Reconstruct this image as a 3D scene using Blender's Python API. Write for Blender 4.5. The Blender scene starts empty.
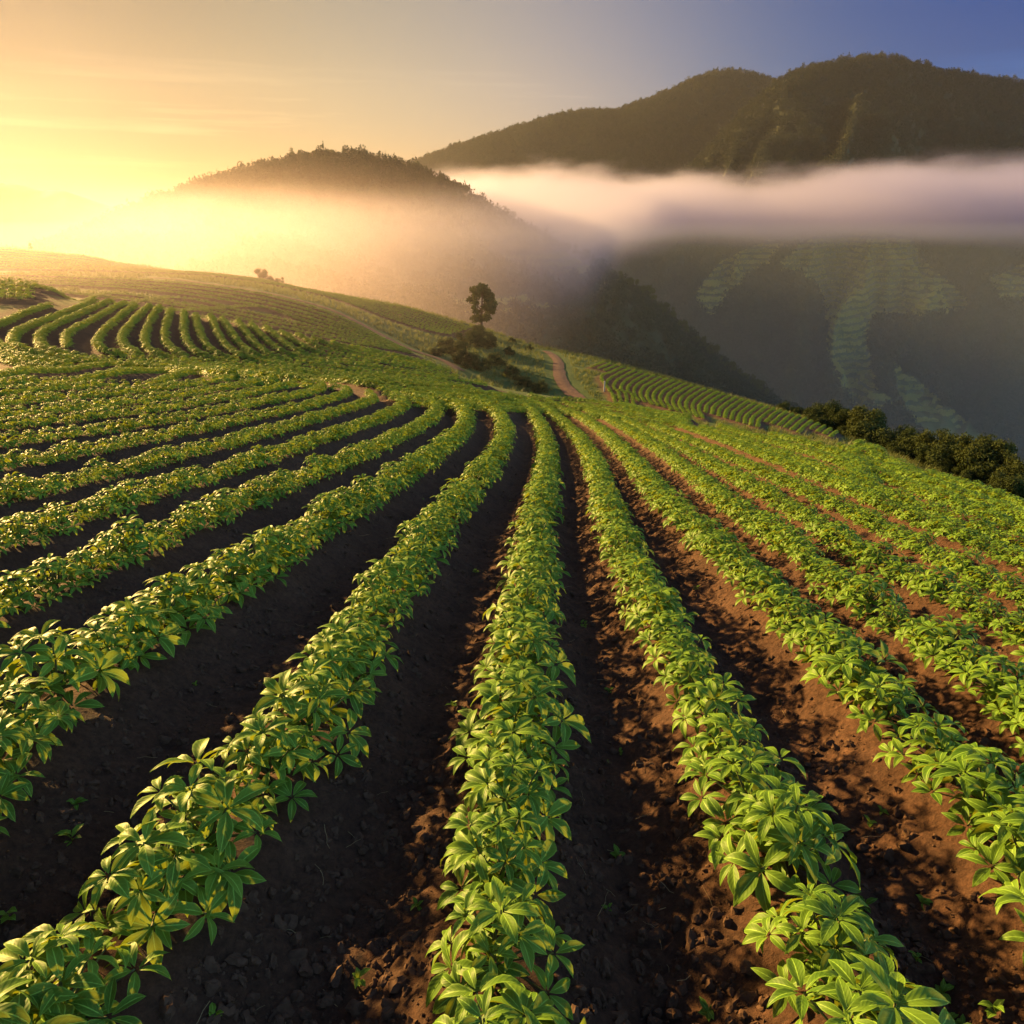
import bpy, math, random
import numpy as np
from mathutils import Vector, Matrix
from mathutils.kdtree import KDTree

random.seed(7)
rng = np.random.default_rng(11)
S = bpy.context.scene
C = S.collection
R = math.radians

# ------------------------------------------------------------------ camera
FPX, PITCH = 731.0, R(22.0)
SP, CP = math.sin(PITCH), math.cos(PITCH)
cam_d = bpy.data.cameras.new('camera')
cam = bpy.data.objects.new('camera', cam_d)
C.objects.link(cam)
cam_d.sensor_width = 36.0
cam_d.lens = 36.0 * FPX / 1024.0
cam_d.clip_start, cam_d.clip_end = 0.05, 30000
cam.rotation_euler = (R(90) - PITCH, 0, 0)
S.camera = cam
S.render.resolution_x = S.render.resolution_y = 1024

# ------------------------------------------------------------------ sky, sun, exposure
SUN_AZ, SUN_EL = R(-49.0), R(14.0)          # azimuth from +Y, negative = left of the view
sun_dir = Vector((math.sin(SUN_AZ) * math.cos(SUN_EL), math.cos(SUN_AZ) * math.cos(SUN_EL), math.sin(SUN_EL)))
W = bpy.data.worlds.new('World')
S.world = W
W.use_nodes = True
nt = W.node_tree
bg = nt.nodes['Background']
sky = nt.nodes.new('ShaderNodeTexSky')
sky.sky_type = 'NISHITA'
sky.sun_disc = False
sky.sun_elevation = SUN_EL
sky.sun_rotation = SUN_AZ
sky.altitude = 900
sky.air_density = 1.3
sky.dust_density = 1.6
sky.ozone_density = 3.0
# dawn colours of the sky: warm towards the sun, deep blue to the side; brightness added out of view to fill shadows
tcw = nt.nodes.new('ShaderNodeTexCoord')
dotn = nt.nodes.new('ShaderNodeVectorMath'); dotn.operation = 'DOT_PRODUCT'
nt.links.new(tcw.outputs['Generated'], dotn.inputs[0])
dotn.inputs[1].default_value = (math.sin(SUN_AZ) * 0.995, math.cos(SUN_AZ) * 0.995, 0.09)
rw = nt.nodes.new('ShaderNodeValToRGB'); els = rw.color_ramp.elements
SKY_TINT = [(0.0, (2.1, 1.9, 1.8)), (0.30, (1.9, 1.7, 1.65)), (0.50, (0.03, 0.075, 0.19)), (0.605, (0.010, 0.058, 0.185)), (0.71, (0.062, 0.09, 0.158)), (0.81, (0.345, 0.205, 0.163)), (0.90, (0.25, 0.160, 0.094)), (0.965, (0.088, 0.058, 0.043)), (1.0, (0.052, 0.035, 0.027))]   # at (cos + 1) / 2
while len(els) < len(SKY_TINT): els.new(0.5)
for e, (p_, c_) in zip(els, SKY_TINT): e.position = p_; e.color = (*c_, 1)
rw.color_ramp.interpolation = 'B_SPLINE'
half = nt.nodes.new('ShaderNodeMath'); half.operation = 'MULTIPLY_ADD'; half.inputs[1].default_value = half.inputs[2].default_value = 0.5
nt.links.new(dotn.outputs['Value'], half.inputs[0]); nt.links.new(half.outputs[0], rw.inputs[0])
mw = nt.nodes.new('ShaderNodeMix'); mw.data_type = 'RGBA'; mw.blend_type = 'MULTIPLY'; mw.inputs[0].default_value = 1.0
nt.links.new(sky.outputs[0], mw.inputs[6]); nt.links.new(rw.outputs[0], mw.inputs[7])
# thin streaks of high cloud low over the horizon
cmap = nt.nodes.new('ShaderNodeMapping'); cmap.inputs['Scale'].default_value = (2.2, 2.2, 46.0); cmap.inputs['Rotation'].default_value = (0, R(2.0), 0)
cno = nt.nodes.new('ShaderNodeTexNoise'); cno.inputs['Scale'].default_value = 1.0; cno.inputs['Detail'].default_value = 6.0; cno.inputs['Roughness'].default_value = 0.6
nt.links.new(tcw.outputs['Generated'], cmap.inputs[0]); nt.links.new(cmap.outputs[0], cno.inputs['Vector'])
cr = nt.nodes.new('ShaderNodeValToRGB'); cr.color_ramp.elements[0].position = 0.52; cr.color_ramp.elements[0].color = (1, 1, 1, 1)
cr.color_ramp.elements[1].position = 0.72; cr.color_ramp.elements[1].color = (1.7, 1.6, 1.5, 1)
nt.links.new(cno.outputs[0], cr.inputs[0])
csep = nt.nodes.new('ShaderNodeSeparateXYZ'); nt.links.new(tcw.outputs['Generated'], csep.inputs[0])
cm = nt.nodes.new('ShaderNodeMapRange'); cm.interpolation_type = 'SMOOTHSTEP'
for i_, q_ in enumerate((0.19, 0.10, 0.0, 1.0)): cm.inputs[1 + i_].default_value = q_
nt.links.new(csep.outputs[2], cm.inputs[0])
mc = nt.nodes.new('ShaderNodeMix'); mc.data_type = 'RGBA'; mc.blend_type = 'MULTIPLY'
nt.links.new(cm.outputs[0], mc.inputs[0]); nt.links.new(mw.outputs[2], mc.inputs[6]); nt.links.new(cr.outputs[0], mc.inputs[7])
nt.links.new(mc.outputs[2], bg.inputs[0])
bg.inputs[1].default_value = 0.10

sl = bpy.data.lights.new('sun', 'SUN')
sl.energy = 5.0
sl.angle = R(1.6)
sl.color = (1.0, 0.60, 0.20)
sun = bpy.data.objects.new('sun', sl)
C.objects.link(sun)
sun.rotation_euler = sun_dir.to_track_quat('Z', 'Y').to_euler()

S.view_settings.view_transform = 'Standard'
S.view_settings.look = 'None'
S.view_settings.gamma = 1.0
S.view_settings.exposure = 2.15
S.render.engine = 'CYCLES'
cy = S.cycles
cy.max_bounces = 7
cy.diffuse_bounces = 3
cy.glossy_bounces = 2
cy.transmission_bounces = 3
cy.volume_bounces = 2
cy.volume_max_steps = 256
cy.transparent_max_bounces = 6
cy.caustics_reflective = cy.caustics_refractive = False
cy.sample_clamp_indirect = 6.0
cy.use_denoising = True
try:
    cy.denoiser = 'OPENIMAGEDENOISE'
except Exception:
    pass

# haze and fog densities (used at the end of the script)
HAZE_DENSITY, HAZE_G = 0.000024, 0.55
FOG_DENSITY, FOG_G = 0.012, 0.66


# ------------------------------------------------------------------ helpers
def tag(o, label=None, cat=None, group=None, kind=None):
    if label: o['label'] = label
    if cat: o['category'] = cat
    if group: o['group'] = group
    if kind: o['kind'] = kind
    return o

def empty(name, loc, rz=0.0, sc=1.0):
    o = bpy.data.objects.new(name, None)
    C.objects.link(o)
    o.empty_display_size = 0.1
    o.location = loc
    o.rotation_euler = (0, 0, rz)
    o.scale = (sc, sc, sc)
    return o

def mesh_from(name, verts, faces, mat=None, uv=None, smooth=True):
    """verts Nx3, faces MxK (one K); uv Nx2 per vertex"""
    verts = np.asarray(verts, np.float32); faces = np.asarray(faces, np.int32)
    me = bpy.data.meshes.new(name)
    k = faces.shape[1]
    me.vertices.add(len(verts)); me.vertices.foreach_set('co', verts.ravel())
    me.loops.add(faces.size); me.loops.foreach_set('vertex_index', faces.ravel())
    me.polygons.add(len(faces))
    me.polygons.foreach_set('loop_start', np.arange(0, faces.size, k, dtype=np.int32))
    me.polygons.foreach_set('loop_total', np.full(len(faces), k, np.int32))
    me.polygons.foreach_set('use_smooth', np.full(len(faces), smooth, bool))
    if uv is not None:
        l = me.uv_layers.new(name='leaf')
        l.data.foreach_set('uv', np.asarray(uv, np.float32)[faces.ravel()].ravel())
    me.update(calc_edges=True)
    if mat: me.materials.append(mat)
    return me

def obj(name, me, parent=None, link=True):
    o = bpy.data.objects.new(name, me)
    if link: C.objects.link(o)
    if parent: o.parent = parent
    return o

def perlin(x, y, seed=0):
    xi = np.floor(x).astype(np.int64); yi = np.floor(y).astype(np.int64)
    xf = x - xi; yf = y - yi
    def g(ix, iy):
        h = (ix * 374761393 + iy * 668265263 + seed * 1274126177) & 0xffffffff
        h = ((h ^ (h >> 13)) * 1274126177) & 0xffffffff
        a = (h ^ (h >> 16)) / 4294967296.0 * 2 * np.pi
        return np.cos(a), np.sin(a)
    u = xf * xf * xf * (xf * (xf * 6 - 15) + 10); v = yf * yf * yf * (yf * (yf * 6 - 15) + 10)
    r = []
    for dx in (0, 1):
        for dy in (0, 1):
            gx, gy = g(xi + dx, yi + dy)
            r.append(gx * (xf - dx) + gy * (yf - dy))
    a = r[0] * (1 - u) + r[2] * u; b = r[1] * (1 - u) + r[3] * u
    return (a * (1 - v) + b * v) * 1.5

def fbm(x, y, octaves=4, seed=0, gain=0.5):
    s = np.zeros_like(x, dtype=float); a = 1.0
    for i in range(octaves):
        s += a * perlin(x * 2 ** i, y * 2 ** i, seed + i * 17); a *= gain
    return s

def smooth01(a, b, x):
    t = np.clip((x - a) / (b - a), 0, 1)
    return t * t * (3 - 2 * t)

# ---- pixel <-> direction.  U = X/Y, T = Z/Y along the ray of a pixel
def px_ut(px, py):
    u = (np.asarray(px, float) - 512) / FPX; v = (512 - np.asarray(py, float)) / FPX
    d = CP + v * SP
    return u / d, (-SP + v * CP) / d

def to_px(x, y, z):
    f = y * CP - z * SP; up = y * SP + z * CP
    f = np.where(f < 1e-3, 1e-3, f)
    return 512 + FPX * x / f, 512 - FPX * up / f

# ------------------------------------------------------------------ terrain
class Sheet:
    """height field given by contour curves, each a list of (px, py, Y) from left to right"""
    UG = np.arange(-2.6, 2.6, 0.005)
    def __init__(self, curves, near=None, sig=4):
        self.near = near
        Ys, Zs = [], []
        k = np.exp(-0.5 * (np.arange(-3 * sig, 3 * sig + 1) / sig) ** 2); k /= k.sum()
        for c in curves:
            if callable(c):
                Y, Z = c(self.UG)
            else:
                us, ts, ys = [], [], []
                for px, py, Y in c:
                    u, t = px_ut(px, py); us.append(float(u)); ts.append(float(t)); ys.append(Y)
                o = np.argsort(us)
                us, ts, ys = np.array(us)[o], np.array(ts)[o], np.array(ys)[o]
                Y = np.interp(self.UG, us, ys); T = np.interp(self.UG, us, ts)
                Y = np.convolve(np.pad(Y, 3 * sig, mode='edge'), k, 'valid')
                T = np.convolve(np.pad(T, 3 * sig, mode='edge'), k, 'valid')
                Z = T * Y
            Ys.append(Y); Zs.append(Z)
        self.Y = np.array(Ys); self.Z = np.array(Zs)
        for i in range(1, len(curves)):
            self.Y[i] = np.maximum(self.Y[i], self.Y[i - 1] + 0.3)
    def __call__(self, x, y):
        x = np.asarray(x, float); y = np.asarray(y, float)
        shp = x.shape; x = x.ravel(); y = y.ravel()
        yy = np.maximum(y, 0.5)
        U = np.clip(x / yy, self.UG[0], self.UG[-1])
        fi = (U - self.UG[0]) / 0.005; i0 = np.clip(fi.astype(int), 0, len(self.UG) - 2); f = np.clip(fi - i0, 0, 1)
        Yk = self.Y[:, i0] * (1 - f) + self.Y[:, i0 + 1] * f
        Zk = self.Z[:, i0] * (1 - f) + self.Z[:, i0 + 1] * f
        K = len(Yk)
        h = np.diff(Yk, axis=0); d = np.diff(Zk, axis=0) / h
        m = np.zeros_like(Yk)
        w1 = 2 * h[1:] + h[:-1]; w2 = h[1:] + 2 * h[:-1]
        ok = d[:-1] * d[1:] > 0
        with np.errstate(divide='ignore', invalid='ignore'):
            hm = (w1 + w2) / (w1 / d[:-1] + w2 / d[1:])
        m[1:-1] = np.where(ok, hm, 0); m[0] = d[0]; m[-1] = d[-1]
        k = np.clip((yy[None] >= Yk).sum(0) - 1, 0, K - 2)
        n = np.arange(len(yy))
        y0, z0, z1, hh = Yk[k, n], Zk[k, n], Zk[k + 1, n], h[k, n]
        t = np.clip((yy - y0) / hh, 0, 1)
        t2, t3 = t * t, t * t * t
        z = (2 * t3 - 3 * t2 + 1) * z0 + (t3 - 2 * t2 + t) * hh * m[k, n] + (-2 * t3 + 3 * t2) * z1 + (t3 - t2) * hh * m[k + 1, n]
        if self.near is not None:
            z = np.where(y < Yk[1], self.near(x, y), z)
        return z.reshape(shp)
    def hit(self, px, py, y0=1.2, y1=260.0, n=900):
        """first point of the surface on the rays of the pixels; nan where they miss"""
        U, T = px_ut(np.atleast_1d(px), np.atleast_1d(py))
        Yg = np.geomspace(y0, y1, n)
        g = self(U[:, None] * Yg[None], np.broadcast_to(Yg, (len(U), n))) - T[:, None] * Yg[None]
        hitm = g >= 0
        out = np.full((len(U), 3), np.nan)
        for i in range(len(U)):
            w = np.nonzero(hitm[i])[0]
            if len(w) and w[0] > 0:
                a = w[0]; f = g[i, a - 1] / (g[i, a - 1] - g[i, a])
                Y = Yg[a - 1] + f * (Yg[a] - Yg[a - 1])
                out[i] = (U[i] * Y, Y, T[i] * Y)
        return out

def near_top(x, y):
    z = -1.89 - 0.2055 * y + 0.135 * (0.5 * (-x + np.sqrt(x * x + 1))) - 0.05
    r = np.maximum(0, x - 8.0)
    return z - 0.07 * np.minimum(r, 8) ** 2

def analytic(Yfun):
    def f(U):
        Y = Yfun(U)
        return Y, near_top(U * Y, Y)
    return f

def lerp_pts(xs, ys):
    return lambda U: np.interp(U, [float(px_ut(a, 400)[0]) for a in xs], ys)

def A_(px, Y):      # point of the near surface as (px, py, Y)
    U = float(px_ut(px, 420)[0])
    for _ in range(4):
        z = float(near_top(np.array(U * Y), np.array(Y)))
        ppx, ppy = to_px(U * Y, Y, z)
        U = float(px_ut(px, ppy)[0])
    return (px, float(ppy), Y)

RIDGE = [(-300, 226, 160), (-100, 238, 155), (0, 246, 150), (100, 257, 146), (200, 271, 140), (300, 285, 134), (400, 304, 126),
         (470, 323, 120), (485, 328, 117), (510, 337, 112), (545, 347, 106), (600, 359, 98), (700, 385, 90),
         (800, 414, 80), (880, 447, 66), (960, 476, 54), (1024, 500, 46), (1200, 560, 40)]
CREST = [(-300, 268, 58), (-50, 277, 58), (0, 280, 58), (42, 284, 58), (60, 293, 57), (75, 297, 56), (150, 305, 54), (210, 315, 54), (265, 326, 55), (330, 341, 57),
         (400, 355, 60), (440, 364, 61), (500, 384, 62), (560, 392, 58), (600, 399, 54), (700, 417, 34.5), (800, 434, 23.2),
         (870, 447, 18.8), (950, 469, 15.2), (1024, 492, 12.9), (1200, 545, 9.8)]

def _ridge(U):
    us = np.array([float(px_ut(a, b)[0]) for a, b, _ in RIDGE]); ts = np.array([float(px_ut(a, b)[1]) for a, b, _ in RIDGE]); ys = np.array([c for *_, c in RIDGE], float)
    Y = np.interp(U, us, ys); return Y, np.interp(U, us, ts) * Y

BROW = [(-300, 355, 16), (0, 372, 17), (230, 374, 22), (300, 383, 23), (376, 396, 24), (435, 404, 25), (500, 409, 27), A_(560, 27), A_(700, 21), A_(800, 16), A_(870, 14.2), A_(950, 12), A_(1024, 10.8), A_(1200, 8.3)]
DIP = [(-300, 350, 22), (0, 365, 24), (150, 367, 30), (300, 375, 32), (400, 385, 34), (500, 395, 40), A_(560, 38), A_(700, 27), A_(800, 19.5), A_(870, 16.4), A_(950, 13.4), A_(1024, 11.6), A_(1200, 8.9)]
RISE = [(-300, 330, 32), (0, 345, 33), (100, 352, 36), (200, 361, 40), (300, 369, 43), (400, 377, 47), (500, 389, 52), A_(560, 49), A_(700, 31), A_(800, 21.6), A_(870, 17.7), A_(950, 14.5), A_(1024, 12.4), A_(1200, 9.4)]
BEHIND = [(-300, 280, 68), (0, 291, 66), (60, 300, 66), (75, 304, 66), (150, 312, 66), (210, 322, 66), (265, 333, 67), (330, 349, 68), (400, 368, 70), (440, 382, 71), (500, 402, 71), (560, 408, 68), (600, 415, 64), (700, 438, 46), (800, 462, 36), (870, 486, 30), (950, 520, 26), (1024, 560, 23), (1200, 640, 18)]
FOOT = [(-300, 279, 84), (0, 288, 82), (60, 293, 80), (150, 302, 78), (210, 313, 77), (265, 323, 77), (330, 337, 77), (400, 353, 77), (440, 364, 78), (500, 385, 78), (560, 394, 76), (600, 400, 73), (700, 419, 62), (800, 440, 52), (870, 456, 43), (950, 490, 38), (1024, 520, 33), (1200, 590, 28)]
TRACK = [(-300, 262, 112), (0, 270, 110), (100, 272, 109), (200, 278, 106), (270, 287, 103), (330, 303, 99), (400, 338, 90), (440, 352, 88), (480, 356, 90), (520, 366, 88), (560, 372, 86), (600, 380, 83), (700, 403, 75), (800, 428, 66), (870, 452, 54), (950, 483, 46), (1024, 508, 40), (1200, 570, 34)]
field = Sheet([
    analytic(lambda U: np.where(U > 0, np.maximum(7 - 1.5 * U, 5), 7.0)),
    analytic(lambda U: np.where(U > 0, np.maximum(10 - 2.5 * U, 7), 10.0)),
    BROW, DIP, RISE, CREST, BEHIND, FOOT, TRACK, RIDGE,
    lambda U: (lambda Y, Z: (Y + 40, Z - 16))(*_ridge(U)),
    lambda U: (lambda Y, Z: (Y + 130, Z - 75))(*_ridge(U)),
    lambda U: (np.full_like(U, 480.0), np.full_like(U, -235.0)),
    lambda U: (np.full_like(U, 900.0), np.full_like(U, -330.0)),
    lambda U: (np.full_like(U, 6000.0), np.full_like(U, -330.0)),
], near=near_top)

OFF = 0.42          # the curves follow the tops of the plants; the soil between the ridges lies this much lower
RIDGE_H = 0.26

# ------------------------------------------------------------------ the crop rows, drawn as lines on that ground
def polyline(pts, step=0.08):
    """Catmull-Rom through world XY points, resampled evenly"""
    P = np.array(pts, float)
    if len(P) < 2: return P
    Q = np.vstack([2 * P[0] - P[1], P, 2 * P[-1] - P[-2]])
    out = []
    for i in range(1, len(Q) - 2):
        t = np.linspace(0, 1, 24, endpoint=False)[:, None]
        a, b, c, d = Q[i - 1], Q[i], Q[i + 1], Q[i + 2]
        out.append(0.5 * ((2 * b) + (-a + c) * t + (2 * a - 5 * b + 4 * c - d) * t ** 2 + (-a + 3 * b - 3 * c + d) * t ** 3))
    out.append(P[-1:])
    D = np.vstack(out)
    s = np.r_[0, np.cumsum(np.hypot(*np.diff(D, axis=0).T))]
    g = np.arange(0, s[-1], step)
    return np.c_[np.interp(g, s, D[:, 0]), np.interp(g, s, D[:, 1])]

def smooth_line(P, n):
    if len(P) < 5 or n < 1: return P
    k = np.hanning(2 * n + 3)[1:-1]; k /= k.sum()
    out = P.copy()
    for j in (0, 1):
        pad = np.r_[2 * P[0, j] - P[1:n + 1, j][::-1], P[:, j], 2 * P[-1, j] - P[-n - 1:-1, j][::-1]] if len(P) > n + 1 else None
        if pad is None: return P
        out[:, j] = np.convolve(pad, k, 'valid')
    return out

MAIN = {   # row index from the middle row (0); negative = left; from the near end to the far end
    0: [(490, 1000), (500, 900), (506, 850), (512, 750), (518, 680), (530, 590), (537, 520), (547, 467), (546, 440), (537, 418), (524, 405), (500, 397), (470, 391)],
    1: [(862, 1000), (828, 920), (792, 850), (752, 775), (722, 725), (685, 650), (654, 597), (620, 535), (604, 490), (594, 460), (575, 432), (555, 415), (536, 403), (510, 394)],
    2: [(1040, 852), (993, 797), (958, 760), (908, 710), (855, 668), (823, 635), (783, 597), (737, 560), (687, 515), (652, 482), (627, 452), (599, 427), (575, 413), (552, 402), (530, 394)],
    3: [(1040, 706), (993, 672), (950, 642), (908, 617), (873, 595), (838, 574), (793, 540), (737, 505), (692, 470), (652, 442), (617, 422), (590, 410), (562, 400)],
    4: [(1040, 630), (980, 600), (918, 570), (855, 542), (805, 510), (744, 477), (702, 455), (672, 440), (642, 427), (612, 413), (585, 404)],
    5: [(1040, 592), (980, 567), (938, 547), (880, 518), (805, 485), (744, 459), (712, 446), (687, 436), (650, 422), (620, 411)],
    6: [(1040, 560), (955, 525), (888, 500), (830, 476), (760, 450), (720, 436), (680, 423), (640, 410)],
    7: [(1040, 544), (980, 522), (930, 504), (868, 482), (800, 457), (750, 440), (700, 425), (660, 413)],
    8: [(1040, 530), (968, 502), (893, 475), (830, 455), (770, 438), (720, 424)],
    9: [(1040, 518), (968, 491), (893, 466), (830, 447), (770, 432)],
    10: [(1040, 507), (968, 482), (893, 459), (840, 444)],
    -1: [(20, 1016), (50, 980), (125, 900), (200, 825), (280, 745), (335, 665), (381, 595), (418, 545), (446, 510), (481, 472), (501, 445), (504, 422), (494, 409), (475, 400), (445, 393)],
    -2: [(-20, 745), (20, 705), (90, 650), (185, 596), (281, 545), (343, 505), (393, 477), (436, 450), (462, 428), (466, 412), (455, 403), (430, 395)],
    -3: [(-20, 600), (25, 580), (87, 557), (150, 532), (200, 510), (250, 492), (293, 477), (356, 452), (406, 430), (431, 416), (436, 406), (425, 398), (400, 391)],
    -4: [(-20, 537), (25, 523), (100, 500), (175, 478), (250, 457), (306, 439), (368, 419), (398, 407), (405, 400), (395, 393)],
    -5: [(-20, 491), (0, 487), (75, 473), (150, 455), (250, 432), (306, 417), (352, 404), (374, 396), (368, 390)],
    -6: [(-20, 459), (0, 456), (75, 445), (150, 432), (250, 413), (306, 402), (345, 391), (345, 386)],
    -7: [(-20, 438), (0, 435), (100, 423), (180, 412), (250, 400), (315, 388), (322, 382)],
    -8: [(-20, 423), (0, 420), (125, 407), (200, 397), (250, 389), (296, 381)],
    -9: [(-20, 411), (0, 409), (125, 397), (190, 389), (250, 380), (275, 376)],
    -10: [(-20, 399), (0, 397), (125, 387), (190, 380), (240, 374)],
    -11: [(-20, 389), (0, 387), (100, 380), (170, 374), (220, 369)],
    -12: [(-20, 379.5), (0, 378), (100, 372), (170, 367)],
    -13: [(-20, 372), (0, 371), (80, 365), (120, 361)],
}
SROWS = [
    [(85, 296), (50, 304), (20, 314), (-12, 328)],
    [(95, 299), (57, 315), (22, 328), (12, 340), (30, 351), (80, 359), (160, 367), (240, 375), (310, 383)],
    [(112, 300), (75, 315), (44, 330), (40, 342), (62, 352), (120, 360), (200, 368), (280, 376), (350, 387)],
    [(125, 302), (95, 317), (68, 332), (67, 344), (90, 353), (150, 361), (230, 369), (310, 377), (390, 389)],
    [(136, 304), (112, 322), (97, 338), (105, 349), (140, 357), (210, 365), (290, 373), (370, 382), (430, 391)],
    [(150, 305), (127, 327), (122, 341), (138, 353), (190, 361), (270, 369), (350, 377), (420, 386), (470, 392)],
    [(160, 306), (147, 327), (145, 342), (160, 354), (210, 362), (290, 370), (370, 378), (450, 388)],
    [(171, 309), (165, 327), (167, 343), (185, 355), (240, 364), (310, 371), (390, 379), (470, 389)],
    [(184, 311), (184, 330), (192, 347), (215, 358), (270, 366), (340, 373), (410, 380), (485, 390)],
    [(195, 314), (200, 332), (213, 350), (240, 360), (300, 368), (370, 375), (440, 383), (500, 390)],
    [(210, 315), (220, 336), (238, 353), (270, 362), (330, 370), (400, 377), (470, 386)],
    [(222, 318), (237, 339), (258, 355), (300, 365), (360, 371), (430, 379), (500, 388)],
    [(237, 320), (254, 341), (275, 355), (320, 364), (380, 371), (450, 380)],
    [(250, 323), (270, 342), (295, 355), (340, 364), (400, 371), (470, 381)],
    [(265, 326), (288, 344), (315, 356), (360, 364), (420, 372), (490, 384)],
    [(280, 330), (304, 345), (335, 356), (380, 364), (440, 373)],
    [(297, 333), (320, 346), (355, 356), (400, 364), (460, 376)],
    [(313, 337), (338, 347), (372, 356), (420, 365), (478, 379)],
    [(332, 341), (357, 349), (392, 357), (440, 368)],
    [(352, 345), (378, 351), (412, 359), (452, 370)],
    [(370, 349), (397, 354), (430, 363)],
]
rows = []           # dicts: id, zone, P (Nx2 world points)
def add_row(px, zone, rid=None, ext0=0.0, ext1=0.0, ymax=260, sm=6, step=0.08):
    P = np.array(px, float)
    H = field.hit(P[:, 0], P[:, 1], y1=ymax)
    H = H[~np.isnan(H[:, 0])]
    if len(H) < 2: return
    W_ = H[:, :2]
    keep = [0]
    for i in range(1, len(W_)):
        dd = np.hypot(*(W_[i] - W_[keep[-1]]))
        if 0.3 < dd < 30: keep.append(i)
    W_ = W_[keep]
    if len(W_) < 2: return
    if ext0:
        d = W_[0] - W_[1]; W_ = np.vstack([W_[0] + d / np.hypot(*d) * ext0, W_])
    if ext1:
        d = W_[-1] - W_[-2]; W_ = np.vstack([W_, W_[-1] + d / np.hypot(*d) * ext1])
    L = polyline(W_, step)
    rows.append(dict(id=rid, zone=zone, P=smooth_line(L, int(sm / step / 10))))

for k, p in MAIN.items():
    add_row(p, 'main', k, ext0=4.0 if -3 <= k <= 3 else 3.0, ymax=64 if k < 5 else 34, sm=6)
# a row further left of the near corner, outside the frame mostly
for i, p in enumerate(SROWS):
    add_row(p[:4] if i % 2 and i > 2 else p, 'curl', ymax=66, sm=14, step=0.12)
add_row([(-30, 335), (-8, 338), (4, 347), (24, 356), (70, 363)], 'curl', ymax=66, sm=14, step=0.12)
add_row([(-40, 345), (-15, 348), (0, 355), (24, 362), (60, 367)], 'curl', ymax=66, sm=14, step=0.12)
add_row([(-60, 322), (-30, 326), (-14, 334)], 'curl', ymax=66, sm=10, step=0.12)
for k in range(4):   # the brow, where the rows close up behind each other
    d = 4.6 * k
    add_row([(380 + 6 * k, 386 + d), (440, 389.5 + d), (500, 393 + d), (560, 397 + d), (620, 404 + d), (690, 415.5 + 0.6 * d)], 'fill', ymax=64, sm=10, step=0.12)
for i in range(4):   # raised plot at the far left edge
    add_row([(-60, 279 + i * 5.0), (0, 281 + i * 4.6), (40 - i * 3, 286 + i * 3.4)], 'bank', ymax=66, sm=4, step=0.15)

def between(a, b, f):
    return [((1 - f) * p[0] + f * q[0], (1 - f) * p[1] + f * q[1]) for p, q in zip(a, b)]
Z3T = [(-20, 273), (60, 275), (150, 280), (240, 290), (310, 306), (355, 324), (408, 350)]
Z3B = [(62, 291), (110, 296), (170, 303), (240, 317), (300, 330), (350, 341), (415, 353)]
for i in range(8):
    add_row(between(Z3T, Z3B, i / 7), 'far', ymax=150, sm=10, step=0.2)
Z4T = [(-30, 246.5), (60, 254), (150, 265), (240, 278), (310, 288), (380, 301), (440, 316), (474, 326)]
Z4B = [(-30, 267), (60, 268), (150, 270), (240, 276), (310, 290), (360, 306), (415, 325), (452, 333)]
for i in range(9):
    add_row(between(Z4T, Z4B, i / 8), 'far', ymax=170, sm=10, step=0.2)
for i in range(52):  # terraces on the right shoulder
    rx = 560 + i * 6.3
    ry = float(np.interp(rx, [p[0] for p in RIDGE], [p[1] for p in RIDGE]))
    s = float(np.interp(rx, [560, 640, 880], [1.9, 1.1, 0.7]))
    pts = [(rx, ry + 1), (rx - 9 * s, ry + 6), (rx - 17 * s, ry + 12), (rx - 19 * s, ry + 19), (rx - 14 * s, ry + 27), (rx - 6 * s, ry + 36), (rx + 3 * s, ry + 44)]
    pts = [p for p in pts if p[0] > np.interp(p[1], [347, 358, 372, 385, 402], [550, 576, 594, 604, 610])]
    if len(pts) > 1: add_row(pts, 'terrace', ymax=130, sm=8, step=0.2)

ALLROW = np.vstack([r['P'] for r in rows])
kd = KDTree(len(ALLROW))
for i, (x, y) in enumerate(ALLROW): kd.insert((x, y, 0), i)
kd.balance()
def row_dist(x, y):
    f = kd.find
    return np.array([f((a, b, 0))[2] for a, b in zip(x, y)])

def soil_z(x, y, d=None):
    x = np.asarray(x, float); y = np.asarray(y, float)
    if d is None: d = row_dist(x, y)
    z = field(x, y) - OFF
    w = np.interp(y, [0, 40, 60, 120], [0.33, 0.36, 0.5, 0.7])
    z = z + RIDGE_H * np.exp(-(d / w) ** 2)
    near = smooth01(40, 8, y)
    z = z + near * (0.022 * fbm(x * 2.3, y * 2.3, 3, 5) + (0.030 * fbm(x * 7, y * 7, 4, 9, 0.62) + 0.02 * np.maximum(0, fbm(x * 4.5, y * 4.5, 3, 13))) * smooth01(0.05, 0.3, d))
    # a wheel groove along the bottom of the furrows
    z = z - near * 0.03 * np.exp(-((d - 0.5) / 0.09) ** 2)
    z = z + smooth01(70, 200, y) * 1.0 * fbm(x / 25, y / 25, 3, 3) + smooth01(160, 500, y) * 14 * fbm(x / 160, y / 160, 4, 4)
    return z

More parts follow.
